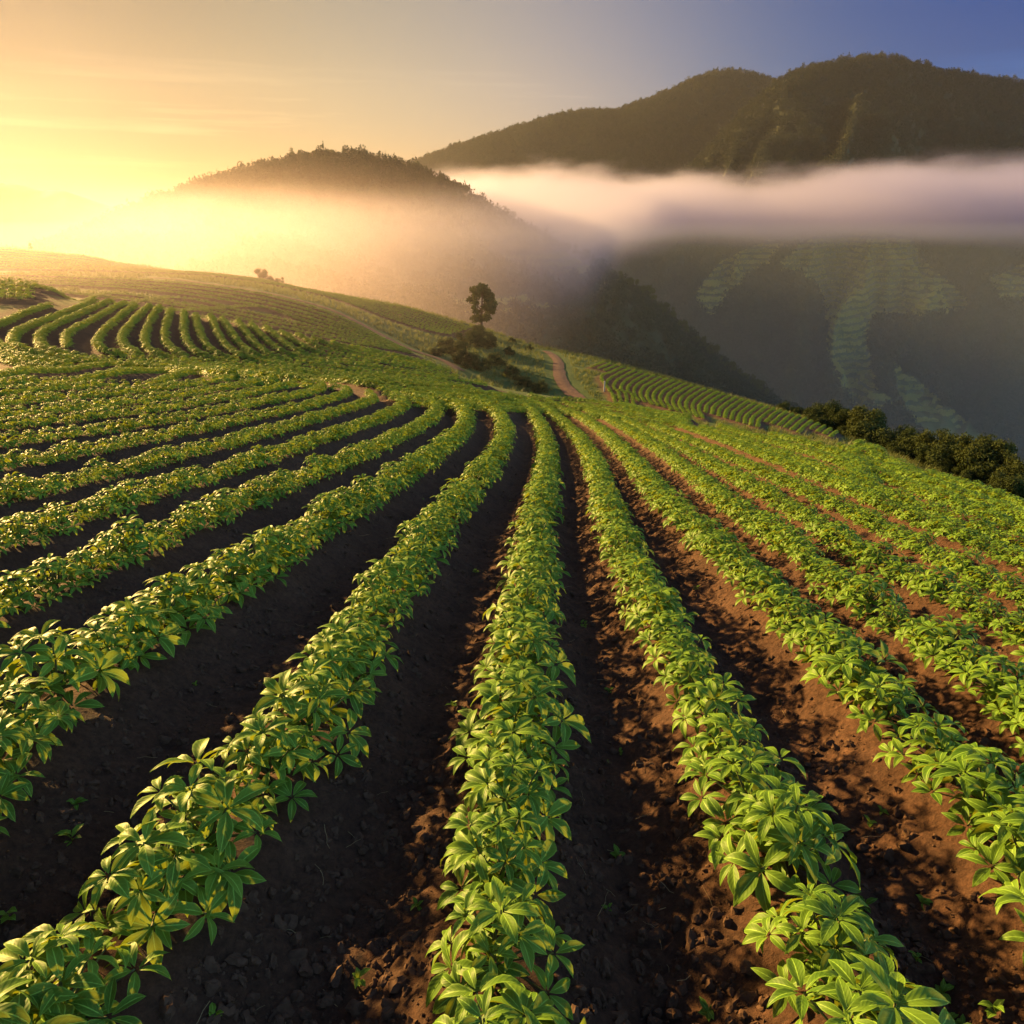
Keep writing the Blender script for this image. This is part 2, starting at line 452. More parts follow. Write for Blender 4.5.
# ------------------------------------------------------------------ materials
def mat(name):
    m = bpy.data.materials.new(name); m.use_nodes = True
    return m, m.node_tree, m.node_tree.nodes['Principled BSDF']
def N(nt, typ, **kw):
    n = nt.nodes.new(typ)
    for k, v in kw.items():
        if k.startswith('i_'):
            key = k[2:]; n.inputs[int(key) if key.isdigit() else key.replace('_', ' ')].default_value = v
        else: setattr(n, k, v)
    return n
def ramp(nt, fac, stops, interp='LINEAR'):
    r = nt.nodes.new('ShaderNodeValToRGB'); r.color_ramp.interpolation = interp
    els = r.color_ramp.elements
    while len(els) < len(stops): els.new(0.5)
    for e, (p, c) in zip(els, stops):
        e.position = p; e.color = (*c, 1) if len(c) == 3 else c
    nt.links.new(fac, r.inputs[0]); return r
def mix(nt, fac, a, b, blend='MIX'):
    m = nt.nodes.new('ShaderNodeMix'); m.data_type = 'RGBA'; m.blend_type = blend
    for sock, v in ((m.inputs[0], fac), (m.inputs[6], a), (m.inputs[7], b)):
        if hasattr(v, 'is_linked'): nt.links.new(v, sock)
        elif isinstance(v, tuple): sock.default_value = (*v, 1) if len(v) == 3 else v
        else: sock.default_value = v
    return m.outputs[2]
def math_(nt, op, a, b=None, c=None):
    m = nt.nodes.new('ShaderNodeMath'); m.operation = op
    for s, v in zip(m.inputs, (a, b, c)):
        if v is None: continue
        if hasattr(v, 'is_linked'): nt.links.new(v, s)
        else: s.default_value = v
    return m.outputs[0]

def soil_material():
    m, nt, p = mat('soil')
    geo = N(nt, 'ShaderNodeNewGeometry')
    n1 = N(nt, 'ShaderNodeTexNoise', i_Scale=2.2, i_Detail=6.0, i_Roughness=0.65); nt.links.new(geo.outputs['Position'], n1.inputs['Vector'])
    n2 = N(nt, 'ShaderNodeTexNoise', i_Scale=26.0, i_Detail=8.0, i_Roughness=0.75); nt.links.new(geo.outputs['Position'], n2.inputs['Vector'])
    n3 = N(nt, 'ShaderNodeTexVoronoi', i_Scale=24.0); nt.links.new(geo.outputs['Position'], n3.inputs['Vector'])
    n4 = N(nt, 'ShaderNodeTexNoise', i_Scale=110.0, i_Detail=4.0, i_Roughness=0.7); nt.links.new(geo.outputs['Position'], n4.inputs['Vector'])
    c1 = ramp(nt, n1.outputs[0], [(0.3, (0.056, 0.029, 0.017)), (0.55, (0.086, 0.045, 0.026)), (0.75, (0.118, 0.064, 0.037))])
    c2 = ramp(nt, n2.outputs[0], [(0.35, (0.55, 0.55, 0.55)), (0.65, (1.25, 1.2, 1.15))])
    soil = mix(nt, 1.0, c1.outputs[0], c2.outputs[0], 'MULTIPLY')
    # grass and forest floor where nothing is planted (stored per vertex)
    at = N(nt, 'ShaderNodeAttribute', attribute_name='green')
    n5 = N(nt, 'ShaderNodeTexNoise', i_Scale=0.35, i_Detail=6.0, i_Roughness=0.7); nt.links.new(geo.outputs['Position'], n5.inputs['Vector'])
    g = ramp(nt, n5.outputs[0], [(0.3, (0.030, 0.060, 0.012)), (0.5, (0.050, 0.090, 0.017)), (0.7, (0.080, 0.110, 0.024))])
    gm = math_(nt, 'MULTIPLY', at.outputs['Fac'], 1.0)
    col = mix(nt, gm, soil, g.outputs[0])
    nt.links.new(col, p.inputs['Base Color'])
    p.inputs['Roughness'].default_value = 0.92
    p.inputs['Specular IOR Level'].default_value = 0.2
    h = math_(nt, 'ADD', math_(nt, 'MULTIPLY', n2.outputs[0], 1.0), math_(nt, 'MULTIPLY', n3.outputs[0], 0.55))
    h = math_(nt, 'ADD', h, math_(nt, 'MULTIPLY', n4.outputs[0], 0.35))
    b = N(nt, 'ShaderNodeBump', i_Strength=0.8, i_Distance=0.035)
    nt.links.new(h, b.inputs['Height']); nt.links.new(b.outputs[0], p.inputs['Normal'])
    return m

def hill_material():
    m = plain_material('forest_floor', (0.014, 0.022, 0.009), (0.030, 0.036, 0.013), 0.03, 0.95, 0.2)
    nt = m.node_tree; p = nt.nodes['Principled BSDF']; lk = p.inputs['Base Color'].links[0].from_socket
    at = N(nt, 'ShaderNodeAttribute', attribute_name='field')
    nt.links.new(mix(nt, at.outputs['Fac'], lk, (0.048, 0.066, 0.022)), p.inputs['Base Color'])
    return m

def leaf_material(name, dark, light, trans, tw=0.35, rough=0.42, veins=True, spec=0.5):
    m, nt, p = mat(name)
    oi = N(nt, 'ShaderNodeObjectInfo')
    uv = N(nt, 'ShaderNodeUVMap', uv_map='leaf')
    sp = N(nt, 'ShaderNodeSeparateXYZ'); nt.links.new(uv.outputs[0], sp.inputs[0])
    geo = N(nt, 'ShaderNodeNewGeometry')
    no = N(nt, 'ShaderNodeTexNoise', i_Scale=7.0, i_Detail=3.0); nt.links.new(geo.outputs['Position'], no.inputs['Vector'])
    f = math_(nt, 'ADD', math_(nt, 'MULTIPLY', oi.outputs['Random'], 0.45), math_(nt, 'MULTIPLY', no.outputs[0], 0.6))
    base = ramp(nt, f, [(0.15, dark), (0.88, light), (0.97, tuple(min(1, c * k) for c, k in zip(light, (1.9, 1.15, 1.3))))]).outputs[0]
    if veins:
        ac = math_(nt, 'ABSOLUTE', math_(nt, 'SUBTRACT', sp.outputs[1], 0.5))
        mid = math_(nt, 'LESS_THAN', ac, 0.035)
        w = math_(nt, 'SINE', math_(nt, 'MULTIPLY', math_(nt, 'SUBTRACT', sp.outputs[0], math_(nt, 'MULTIPLY', ac, 0.5)), 46.0))
        lat = math_(nt, 'MULTIPLY', math_(nt, 'GREATER_THAN', w, 0.9), 0.14)
        v = math_(nt, 'MAXIMUM', math_(nt, 'MULTIPLY', mid, 0.75), lat)
        base = mix(nt, v, base, tuple(min(1, c * 2.2 + 0.03) for c in light))
        # paler rim and tip
        rim = math_(nt, 'MULTIPLY', math_(nt, 'GREATER_THAN', ac, 0.42), 0.45)
        base = mix(nt, rim, base, tuple(min(1, c * 1.7 + 0.02) for c in light))
        bm = N(nt, 'ShaderNodeBump', i_Strength=0.10, i_Distance=0.002); nt.links.new(w, bm.inputs['Height'])
        nt.links.new(bm.outputs[0], p.inputs['Normal'])
    nt.links.new(base, p.inputs['Base Color'])
    p.inputs['Roughness'].default_value = rough
    p.inputs['Specular IOR Level'].default_value = spec
    tr = N(nt, 'ShaderNodeBsdfTranslucent'); tr.inputs[0].default_value = (*trans, 1)
    ms = N(nt, 'ShaderNodeMixShader'); ms.inputs[0].default_value = tw
    nt.links.new(p.outputs[0], ms.inputs[1]); nt.links.new(tr.outputs[0], ms.inputs[2])
    nt.links.new(ms.outputs[0], nt.nodes['Material Output'].inputs['Surface'])
    return m

def plain_material(name, a, b, scale=6.0, rough=0.85, bump=0.4):
    m, nt, p = mat(name)
    geo = N(nt, 'ShaderNodeNewGeometry')
    no = N(nt, 'ShaderNodeTexNoise', i_Scale=scale, i_Detail=6.0, i_Roughness=0.65); nt.links.new(geo.outputs['Position'], no.inputs['Vector'])
    r = ramp(nt, no.outputs[0], [(0.3, a), (0.7, b)])
    nt.links.new(r.outputs[0], p.inputs['Base Color']); p.inputs['Roughness'].default_value = rough
    p.inputs['Specular IOR Level'].default_value = 0.2
    bp = N(nt, 'ShaderNodeBump', i_Strength=bump, i_Distance=0.3 / scale); nt.links.new(no.outputs[0], bp.inputs['Height'])
    nt.links.new(bp.outputs[0], p.inputs['Normal'])
    return m

M_soil = soil_material()
M_leaf = leaf_material('crop_leaf', (0.034, 0.100, 0.011), (0.130, 0.235, 0.022), (0.31, 0.36, 0.018), 0.25, 0.5, True, 0.12)
M_dry = leaf_material('withered_leaf', (0.16, 0.09, 0.02), (0.25, 0.14, 0.03), (0.3, 0.16, 0.03), 0.3, 0.6)
M_stem = plain_material('green_stem', (0.07, 0.09, 0.03), (0.11, 0.12, 0.04), 20, 0.6)
M_bush = leaf_material('bush_leaf', (0.016, 0.030, 0.008), (0.042, 0.058, 0.014), (0.05, 0.065, 0.012), 0.15, 0.8, False, 0.08)
M_tree = leaf_material('tree_leaf', (0.022, 0.036, 0.010), (0.05, 0.066, 0.016), (0.07, 0.08, 0.015), 0.2, 0.8, False, 0.08)
M_grass = leaf_material('grass_blade', (0.05, 0.085, 0.015), (0.12, 0.14, 0.03), (0.17, 0.19, 0.03), 0.3, 0.6, False, 0.3)
M_straw = plain_material('straw', (0.22, 0.15, 0.07), (0.35, 0.25, 0.12), 30, 0.8)
M_bark = plain_material('bark', (0.045, 0.032, 0.022), (0.09, 0.065, 0.045), 5, 0.9)
M_path = plain_material('path_dirt', (0.085, 0.045, 0.028), (0.13, 0.075, 0.048), 1.5, 0.95)
M_stone = plain_material('clod_soil', (0.055, 0.03, 0.018), (0.105, 0.06, 0.035), 30, 0.95)
M_post = plain_material('pale_post', (0.28, 0.24, 0.19), (0.4, 0.35, 0.28), 8, 0.8)
M_forest = leaf_material('forest_crown', (0.014, 0.024, 0.012), (0.034, 0.040, 0.019), (0.04, 0.045, 0.016), 0.10, 0.8, False, 0.1)
M_hillground = None
M_terr = leaf_material('terrace_crop', (0.22, 0.27, 0.07), (0.36, 0.37, 0.12), (0.15, 0.15, 0.04), 0.1, 0.8, False, 0.1)

# ------------------------------------------------------------------ ground sheet
def build_ground():
    Yb = 4.0
    a = np.arange(math.log(2.0), math.log(210.0), 0.0064)
    b = np.arange(math.log(210.0), math.log(6500.0), 0.035)
    ys = np.exp(np.r_[a, b]) - Yb
    us = np.arange(-1.2, 1.2001, 0.0056)
    Yg, Ug = np.meshgrid(ys, us, indexing='ij')
    X = Ug * (Yg + Yb)
    x, y = X.ravel(), Yg.ravel()
    d = np.full(len(x), 50.0)
    m = y < 175
    d[m] = row_dist(x[m], y[m])
    z = soil_z(x, y, d)
    nr, nc = Yg.shape
    i = np.arange(nr * nc).reshape(nr, nc)
    f = np.stack([i[:-1, :-1], i[:-1, 1:], i[1:, 1:], i[1:, :-1]], -1).reshape(-1, 4)
    me = mesh_from('ground', np.c_[x, y, z], f, M_soil)
    at = me.attributes.new('green', 'FLOAT', 'POINT')
    g = smooth01(0.9, 1.7, d + 0.35 * fbm(x / 1.5, y / 1.5, 3, 8)) * smooth01(9, 12, np.maximum(y * 0.2, x + 0.0 * y) + np.where(y > 60, 20, 0))
    g = np.maximum(g, np.where((y > 62) | ((y > 45) & (x < -24)), smooth01(np.where(x < -6, 1.4, 0.5), np.where(x < -6, 2.4, 1.3), d), 0))
    yc = np.interp(x / np.maximum(y, 1), field.UG, field.Y[5])
    g = np.maximum(g, np.where((x > 0) & (y > 12) & (y > yc + 5), smooth01(0.45, 1.0, d), 0))
    at.data.foreach_set('value', g.astype(np.float32))
    o = obj('ground', me)
    tag(o, 'dark brown ridged soil of the planted field falling away to the valley', 'ground', kind='structure')
build_ground()

# ------------------------------------------------------------------ plant meshes
def leaflet(L, wd, droop, nu=6):
    """one leaflet along +x, folded along its midrib; returns verts, quads, uv"""
    t = np.linspace(0, 1, nu + 1)
    prof = np.sin(np.pi * np.clip(t, 0, 1) ** 0.82) ** 0.85 * (0.35 + 0.65 * np.sin(np.pi * (0.15 + 0.6 * t)))
    prof = prof / prof.max(); prof[0] = 0.06; prof[-1] = 0.0
    ang = R(24) - droop * t ** 1.3
    cx = np.r_[0, np.cumsum(np.cos(ang[1:]) / nu)] * L
    cz = np.r_[0, np.cumsum(np.sin(ang[1:]) / nu)] * L
    V, UV = [], []
    for j, s in enumerate((-1, -0.5, 0, 0.5, 1)):
        lift = abs(s) * prof * wd * 0.5 * 0.55 - (abs(s) > 0.8) * prof * wd * 0.10
        wav = 0.035 * L * np.sin(t * 9 + s * 2) * abs(s) * 0.5
        V.append(np.c_[cx, s * prof * wd * 0.5, cz + lift + wav]); UV.append(np.c_[t, np.full_like(t, 0.5 + s * 0.5)])
    V = np.vstack(V); UV = np.vstack(UV)
    n = nu + 1; F = []
    for j in range(4):
        for i in range(nu):
            F.append((j * n + i, j * n + i + 1, (j + 1) * n + i + 1, (j + 1) * n + i))
    return V, np.array(F), UV

def rotm(ax, a):
    return np.array(Matrix.Rotation(a, 3, ax))

def join(parts):
    V, F, U, o = [], [], [], 0
    for v, f, u in parts:
        V.append(v); F.append(f + o); U.append(u); o += len(v)
    return np.vstack(V), np.vstack(F), np.vstack(U)

def whorl(rg, size=0.142, nleaf=None):
    nleaf = nleaf or rg.choice([5, 6, 6, 7])
    a0 = rg.uniform(0, 6.28); parts = []
    for k in range(nleaf):
        L = size * rg.uniform(0.72, 1.12)
        v, f, u = leaflet(L, L * rg.uniform(0.31, 0.41), R(rg.uniform(34, 76)))
        v = v @ rotm('X', R(rg.uniform(-18, 18))).T
        v = v @ rotm('Y', R(rg.uniform(-14, 12))).T
        v = v + np.array([0.012, 0, 0])
        v = v @ rotm('Z', a0 + 2 * np.pi * k / nleaf + rg.uniform(-0.22, 0.22)).T
        parts.append((v, f, u))
    return join(parts)

WH = [whorl(np.random.default_rng(100 + i)) for i in range(8)]
WHM = [mesh_from('leaf_whorl', *[w[0], w[1]], mat=M_leaf, uv=w[2]) for w in WH]

def tube(p0, p1, r0, r1, n=5):
    p0, p1 = np.array(p0, float), np.array(p1, float)
    d = p1 - p0; d /= np.linalg.norm(d) + 1e-9
    a = np.cross(d, (0.3, 0.9, 0.1)); a /= np.linalg.norm(a) + 1e-9; b = np.cross(d, a)
    t = np.linspace(0, 2 * np.pi, n, endpoint=False)
    c = np.cos(t)[:, None] * a + np.sin(t)[:, None] * b
    V = np.vstack([p0 + r0 * c, p1 + r1 * c])
    F = np.array([(i, (i + 1) % n, n + (i + 1) % n, n + i) for i in range(n)])
    return V, F, np.full((2 * n, 2), 0.5)

def plant_layout(seed):
    """whorl placements (pos, tilt axis angle, tilt, spin, scale, variant)"""
    rg = np.random.default_rng(seed); L = []
    L.append((0.02 * rg.normal(size=2), 0.33, 0.0, 0.0))
    n1 = rg.integers(5, 7)
    a0 = rg.uniform(0, 6.28)
    for k in range(n1):
        a = a0 + 2 * np.pi * k / n1 + rg.uniform(-0.25, 0.25); r = rg.uniform(0.09, 0.14)
        L.append((np.array([math.cos(a), math.sin(a)]) * r, rg.uniform(0.24, 0.32), a, R(rg.uniform(8, 28))))
    n2 = rg.integers(8, 11)
    for k in range(n2):
        a = a0 + 0.4 + 2 * np.pi * k / n2 + rg.uniform(-0.25, 0.25); r = rg.uniform(0.17, 0.235)
        L.append((np.array([math.cos(a), math.sin(a)]) * r, rg.uniform(0.05, 0.17), a, R(rg.uniform(20, 48))))
    for k in range(5):       # leaves inside the mound
        a = a0 + 1.26 * k; r = rg.uniform(0.03, 0.11)
        L.append((np.array([math.cos(a), math.sin(a)]) * r, rg.uniform(0.04, 0.2), a, R(rg.uniform(20, 60))))
    out = []
    for p, z, a, tilt in L:
        out.append((p[0], p[1], z, a, tilt, rg.uniform(0, 6.28), rg.uniform(0.72, 1.08), int(rg.integers(0, 8))))
    return out
LAY = [plant_layout(300 + i) for i in range(7)]

def wh_matrix(w):
    x, y, z, a, tilt, spin, sc, vi = w
    return Matrix.Translation((x, y, z)) @ Matrix.Rotation(a, 4, 'Z') @ Matrix.Rotation(tilt, 4, 'Y') @ Matrix.Rotation(-a + spin, 4, 'Z') @ Matrix.Scale(sc, 4)

def foliage_mesh(lay):
    parts = []
    for w in lay:
        v, f, u = WH[w[7]]
        m = np.array(wh_matrix(w)); parts.append((v @ m[:3, :3].T + m[:3, 3], f, u))
    return mesh_from('foliage', *join(parts)[:2], mat=M_leaf, uv=join(parts)[2])

def stems_mesh(lay):
    parts = [tube((0, 0, -0.06), (0, 0, 0.14), 0.012, 0.009)]
    for x, y, z, *_ in lay:
        parts.append(tube((x * 0.12, y * 0.12, 0.06 + 0.1 * z), (x * 0.99, y * 0.99, z), 0.006, 0.004, 4))
    v, f, u = join(parts)
    return mesh_from('stem', v, f, mat=M_stem, uv=u)

FOL = [foliage_mesh(l) for l in LAY]
STM = [stems_mesh(l) for l in LAY]

def variant_collection(name, meshes):
    col = bpy.data.collections.new(name)
    for i, me in enumerate(meshes):
        o = bpy.data.objects.new('%s_%02d' % (name, i), me); col.objects.link(o)
    return col
COL_PLANT = variant_collection('plant_variants', FOL)

_groups = {}
def scatter(name, pts, rot, sc, vi, col, label, cat):
    """ONE object of kind stuff: its vertices carry copies of the collection's meshes"""
    me = bpy.data.meshes.new(name)
    n = len(pts)
    me.vertices.add(n); me.vertices.foreach_set('co', np.asarray(pts, np.float32).ravel())
    a = me.attributes.new('rot', 'FLOAT_VECTOR', 'POINT'); a.data.foreach_set('vector', np.asarray(rot, np.float32).ravel())
    sc = np.asarray(sc, np.float32)
    if sc.ndim == 1: sc = np.repeat(sc[:, None], 3, 1)
    a = me.attributes.new('sc', 'FLOAT_VECTOR', 'POINT'); a.data.foreach_set('vector', sc.ravel())
    a = me.attributes.new('vi', 'INT', 'POINT'); a.data.foreach_set('value', np.asarray(vi, np.int32))
    o = obj(name, me)
    if col.name not in _groups:
        g = bpy.data.node_groups.new('scatter_' + col.name, 'GeometryNodeTree')
        g.interface.new_socket('Geometry', in_out='INPUT', socket_type='NodeSocketGeometry')
        g.interface.new_socket('Geometry', in_out='OUTPUT', socket_type='NodeSocketGeometry')
        gi = g.nodes.new('NodeGroupInput'); go = g.nodes.new('NodeGroupOutput')
        ip = g.nodes.new('GeometryNodeInstanceOnPoints')
        ci = g.nodes.new('GeometryNodeCollectionInfo'); ci.inputs[0].default_value = col
        ci.inputs[1].default_value = True; ci.inputs[2].default_value = True
        def na(nm, t):
            k = g.nodes.new('GeometryNodeInputNamedAttribute'); k.data_type = t; k.inputs[0].default_value = nm
            return k.outputs[0]
        e = g.nodes.new('FunctionNodeEulerToRotation'); g.links.new(na('rot', 'FLOAT_VECTOR'), e.inputs[0])
        g.links.new(gi.outputs[0], ip.inputs['Points']); g.links.new(ci.outputs[0], ip.inputs['Instance'])
        ip.inputs['Pick Instance'].default_value = True
        g.links.new(na('vi', 'INT'), ip.inputs['Instance Index'])
        g.links.new(e.outputs[0], ip.inputs['Rotation']); g.links.new(na('sc', 'FLOAT_VECTOR'), ip.inputs['Scale'])
        g.links.new(ip.outputs[0], go.inputs[0]); _groups[col.name] = g
    md = o.modifiers.new('scatter', 'NODES'); md.node_group = _groups[col.name]
    return tag(o, label, cat, kind='stuff')

# ------------------------------------------------------------------ plant positions along the rows
def row_scale(rid): return 1.0 if rid is None else float(np.interp(abs(rid), [0, 2, 3, 5, 8], [1.06, 0.93, 0.83, 0.69, 0.63] if rid > 0 else [1.06, 1.06, 0.86, 0.66, 0.58]))
PL = []                             # x, y, zone, row id, along
cell = {}
def free(x, y, r):
    ci, cj = int(x // 0.5), int(y // 0.5)
    for i in range(ci - 1, ci + 2):
        for j in range(cj - 1, cj + 2):
            for a, b in cell.get((i, j), ()):
                if (a - x) ** 2 + (b - y) ** 2 < r * r: return False
    cell.setdefault((ci, cj), []).append((x, y)); return True
for r in rows:
    P = r['P']; s = np.r_[0, np.cumsum(np.hypot(*np.diff(P, axis=0).T))]
    pos = 0.1
    base = {'main': 0.43 * min(1, row_scale(r['id']) + 0.04), 'curl': 0.40, 'bank': 0.5, 'far': 0.55, 'terrace': 0.55, 'fill': 0.42}[r['zone']]
    k = 0
    while pos < s[-1]:
        x = float(np.interp(pos, s, P[:, 0])); y = float(np.interp(pos, s, P[:, 1]))
        if free(x, y, 0.2):
            PL.append((x + random.uniform(-0.025, 0.025), y + random.uniform(-0.025, 0.025), r['zone'], r['id'], k)); k += 1
        pos += base * random.uniform(0.8, 1.18)
px_ = np.array([p[0] for p in PL]); py_ = np.array([p[1] for p in PL])
pz_ = soil_z(px_, py_) - 0.02
ix, iy = to_px(px_, py_, pz_ + 0.25)
dist = np.sqrt(px_ ** 2 + py_ ** 2 + pz_ ** 2)
inview = (ix > -30) & (ix < 1054) & (iy > 300) & (iy < 1060) & (py_ > 0.8)
mainm = np.array([p[2] == 'main' for p in PL])
cand = np.nonzero(inview & mainm)[0]
cand = cand[np.argsort(dist[cand])][:290]
single = set(cand.tolist())

ORD = {1: 'first', 2: 'second', 3: 'third', 4: 'fourth', 5: 'fifth', 6: 'sixth', 7: 'seventh', 8: 'eighth', 9: 'ninth', 10: 'tenth'}
def nth(n):
    if n in ORD: return ORD[n]
    return '%d%s' % (n, 'th' if 10 <= n % 100 <= 20 else {1: 'st', 2: 'nd', 3: 'rd'}.get(n % 10, 'th'))
def row_words(i):
    if i == 0: return 'in the middle row'
    return '%s row %s of the middle row' % (ORD[abs(i)], 'right' if i > 0 else 'left')

byrow = {}
for i in cand: byrow.setdefault(PL[i][3], []).append(i)
order_near = {int(i): n for n, i in enumerate(cand)}
for rid, ids in byrow.items():
    ids = sorted(ids, key=lambda i: dist[i])
    for n, i in enumerate(ids):
        i = int(i); li = random.randrange(len(LAY)); rz = random.uniform(0, 6.28)
        sc = random.uniform(0.80, 1.17) * row_scale(rid)
        root = empty('crop_plant', (px_[i], py_[i], pz_[i]), rz, sc)
        root.scale = (sc, sc, sc * random.uniform(0.88, 1.1))
        tag(root, 'green crop plant, %s from the near end, %s' % (nth(n + 1), row_words(rid)), 'crop plant', 'leafy crop plants in the field rows')
        obj('stem', STM[li], root)
        if order_near[i] < 100:
            for w in LAY[li]:
                o = obj('leaf_whorl', WHM[w[7]], root); o.matrix_local = wh_matrix(w)
        else:
            obj('foliage', FOL[li], root)

rest = np.array([i for i in range(len(PL)) if i not in single])
zs = np.array([row_scale(PL[i][3]) if PL[i][2] == 'main' else {'curl': 1.1, 'bank': 1.3, 'far': 1.25, 'terrace': 0.82, 'fill': 0.95}[PL[i][2]] for i in rest])
nrest = len(rest)
flat = np.array([{'far': 0.66, 'terrace': 0.85, 'fill': 0.75, 'curl': 0.85}.get(PL[i][2], 1.0) for i in rest])
tilt = rng.normal(0, 0.05, (nrest, 2))
scatter('crop_rows', np.c_[px_[rest], py_[rest], pz_[rest]], np.c_[tilt, rng.uniform(0, 6.28, nrest)], (zs * rng.uniform(0.88, 1.15, nrest))[:, None] * np.c_[np.ones(nrest), np.ones(nrest), flat],
        rng.integers(0, len(FOL), nrest), COL_PLANT, 'dense green rows of leafy crop plants curving away across the farther field', 'crop rows')
print('plants', len(PL), 'single', len(single), 'far', nrest, 'max dist single', dist[cand].max())

# ------------------------------------------------------------------ trees and bushes
def leaf_cloud(rg, clumps, n_per, leaf, flat=0.6):
    """small leaf quads spread through clumps (x,y,z,r)"""
    V, F, U = [], [], []
    for cx, cy, cz, r in clumps:
        n = int(n_per * (r ** 2))
        d = rg.normal(size=(n, 3)); d /= np.linalg.norm(d, axis=1)[:, None]
        p = d * (r * rg.uniform(0.2, 1.3, n) ** 0.7)[:, None] * np.array([1, 1, flat]) + np.array([cx, cy, cz])
        nn = d + rg.normal(0, 0.6, (n, 3)); nn /= np.linalg.norm(nn, axis=1)[:, None]
        t = np.cross(nn, rg.normal(size=(n, 3))); t /= np.linalg.norm(t, axis=1)[:, None] + 1e-9
        b = np.cross(nn, t)
        s = leaf * rg.uniform(0.6, 1.3, n)[:, None]
        q = np.stack([p - t * s, p - b * s * 0.55, p + t * s, p + b * s * 0.55], 1)
        o = sum(len(v) for v in V)
        V.append(q.reshape(-1, 3)); F.append(np.arange(4 * n).reshape(n, 4) + o); U.append(np.full((4 * n, 2), 0.25))
    return np.vstack(V), np.vstack(F), np.vstack(U)

def trunk_parts(h, r, lean, limbs, rg):
    parts = []; p = np.array([0, 0, -0.4]); n = 6
    pts = [np.array([lean[0] * t * t + rg.normal() * r * 0.25, lean[1] * t * t + rg.normal() * r * 0.25, -0.4 + (h + 0.4) * t]) for t in np.linspace(0, 1, n)]
    rad = [r * (1.25 - 1.05 * t) for t in np.linspace(0, 1, n)]
    for i in range(n - 1): parts.append(tube(pts[i], pts[i + 1], rad[i], rad[i + 1], 7))
    for c in limbs:
        f = np.clip((c[2] / h) * 0.75, 0.15, 0.9); k = min(int(f * (n - 1)), n - 2)
        parts.append(tube(pts[k] + (pts[k + 1] - pts[k]) * (f * (n - 1) - k), np.array(c[:3]), rad[k] * 0.5, rad[k] * 0.12, 5))
    return join(parts)

def make_tree(seed, h, kind):
    rg = np.random.default_rng(seed); cl = []
    if kind == 'pine':          # tall bare foot, irregular layered crown
        for k in range(38):
            t = rg.uniform(0, 1); z = h * (0.26 + 0.68 * t); rr = h * (0.33 * math.sin(math.pi * (0.18 + 0.72 * t)))
            a = rg.uniform(0, 6.28); q = rr * rg.uniform(0.35, 1.0)
            cl.append((math.cos(a) * q, math.sin(a) * q, z, h * rg.uniform(0.06, 0.13)))
        cl.append((0, 0, h * 0.93, h * 0.09))
        th, tr = h * 0.92, h * 0.028
    elif kind == 'round':
        for k in range(18):
            d = rg.normal(size=3); d /= np.linalg.norm(d); q = h * 0.27
            cl.append((d[0] * q, d[1] * q, h * 0.64 + d[2] * q * 0.85, h * rg.uniform(0.11, 0.17)))
        th, tr = h * 0.6, h * 0.035
    elif kind == 'tall':        # narrow skyline tree
        for k in range(12):
            t = rg.uniform(0, 1); a = rg.uniform(0, 6.28); q = h * 0.17 * rg.uniform(0.2, 1) * (1.15 - t)
            cl.append((math.cos(a) * q, math.sin(a) * q, h * (0.35 + 0.58 * t), h * rg.uniform(0.09, 0.14)))
        th, tr = h * 0.85, h * 0.025
    else:                       # bush: wide, to the ground
        for k in range(16):
            a = rg.uniform(0, 6.28); q = h * 0.62 * math.sqrt(rg.uniform(0, 1)); z = h * rg.uniform(0.22, 0.85) * (1 - 0.35 * (q / (h * 0.62)) ** 2)
            cl.append((math.cos(a) * q, math.sin(a) * q, z, h * rg.uniform(0.16, 0.27)))
        th, tr = h * 0.5, h * 0.03
    leaf = {'pine': 0.030, 'round': 0.024, 'tall': 0.04, 'bush': 0.030}[kind] * h
    n_per = {'pine': 260, 'round': 230, 'tall': 70, 'bush': 200}[kind] / (h * h) * 60
    v, f, u = leaf_cloud(rg, cl, n_per, leaf, 0.62 if kind == 'pine' else 0.85)
    crown = mesh_from('crown', v, f, mat=M_bush if kind == 'bush' else M_tree, uv=u, smooth=False)
    v, f, u = trunk_parts(th, tr, rg.normal(0, h * 0.03, 2), cl[:9], rg)
    trunk = mesh_from('trunk', v, f, mat=M_bark, uv=u)
    return crown, trunk

T_PINE = make_tree(5, 1.0 * 6.0, 'pine')
T_ROUND = [make_tree(20 + i, 5.0, 'round') for i in range(3)]
T_TALL = [make_tree(40 + i, 8.0, 'tall') for i in range(5)]
T_BUSH = [make_tree(60 + i, 2.0, 'bush') for i in range(5)]

def place_tree(name, meshes, loc, sc, label, cat, group=None, rz=None, szz=1.0):
    root = empty(name, loc, random.uniform(0, 6.28) if rz is None else rz)
    root.scale = (sc, sc, sc * szz)
    tag(root, label, cat, group)
    obj('trunk', meshes[1], root); obj('crown', meshes[0], root)
    return root

def ground_at(px, py, ymin=60, ymax=170):
    H = field.hit(np.array([px]), np.array([py]), y0=ymin, y1=ymax)[0]
    if np.isnan(H[0]):
        return None
    return H
def on_ridge(px, back=0.0):
    U = float(np.interp(px, [p[0] for p in RIDGE], [float(px_ut(p[0], p[1])[0]) for p in RIDGE]))
    Y = float(_ridge(np.array([U]))[0][0]) + back
    x = U * Y
    return x, Y, float(soil_z(np.array([x]), np.array([Y]), np.array([5.0]))[0])

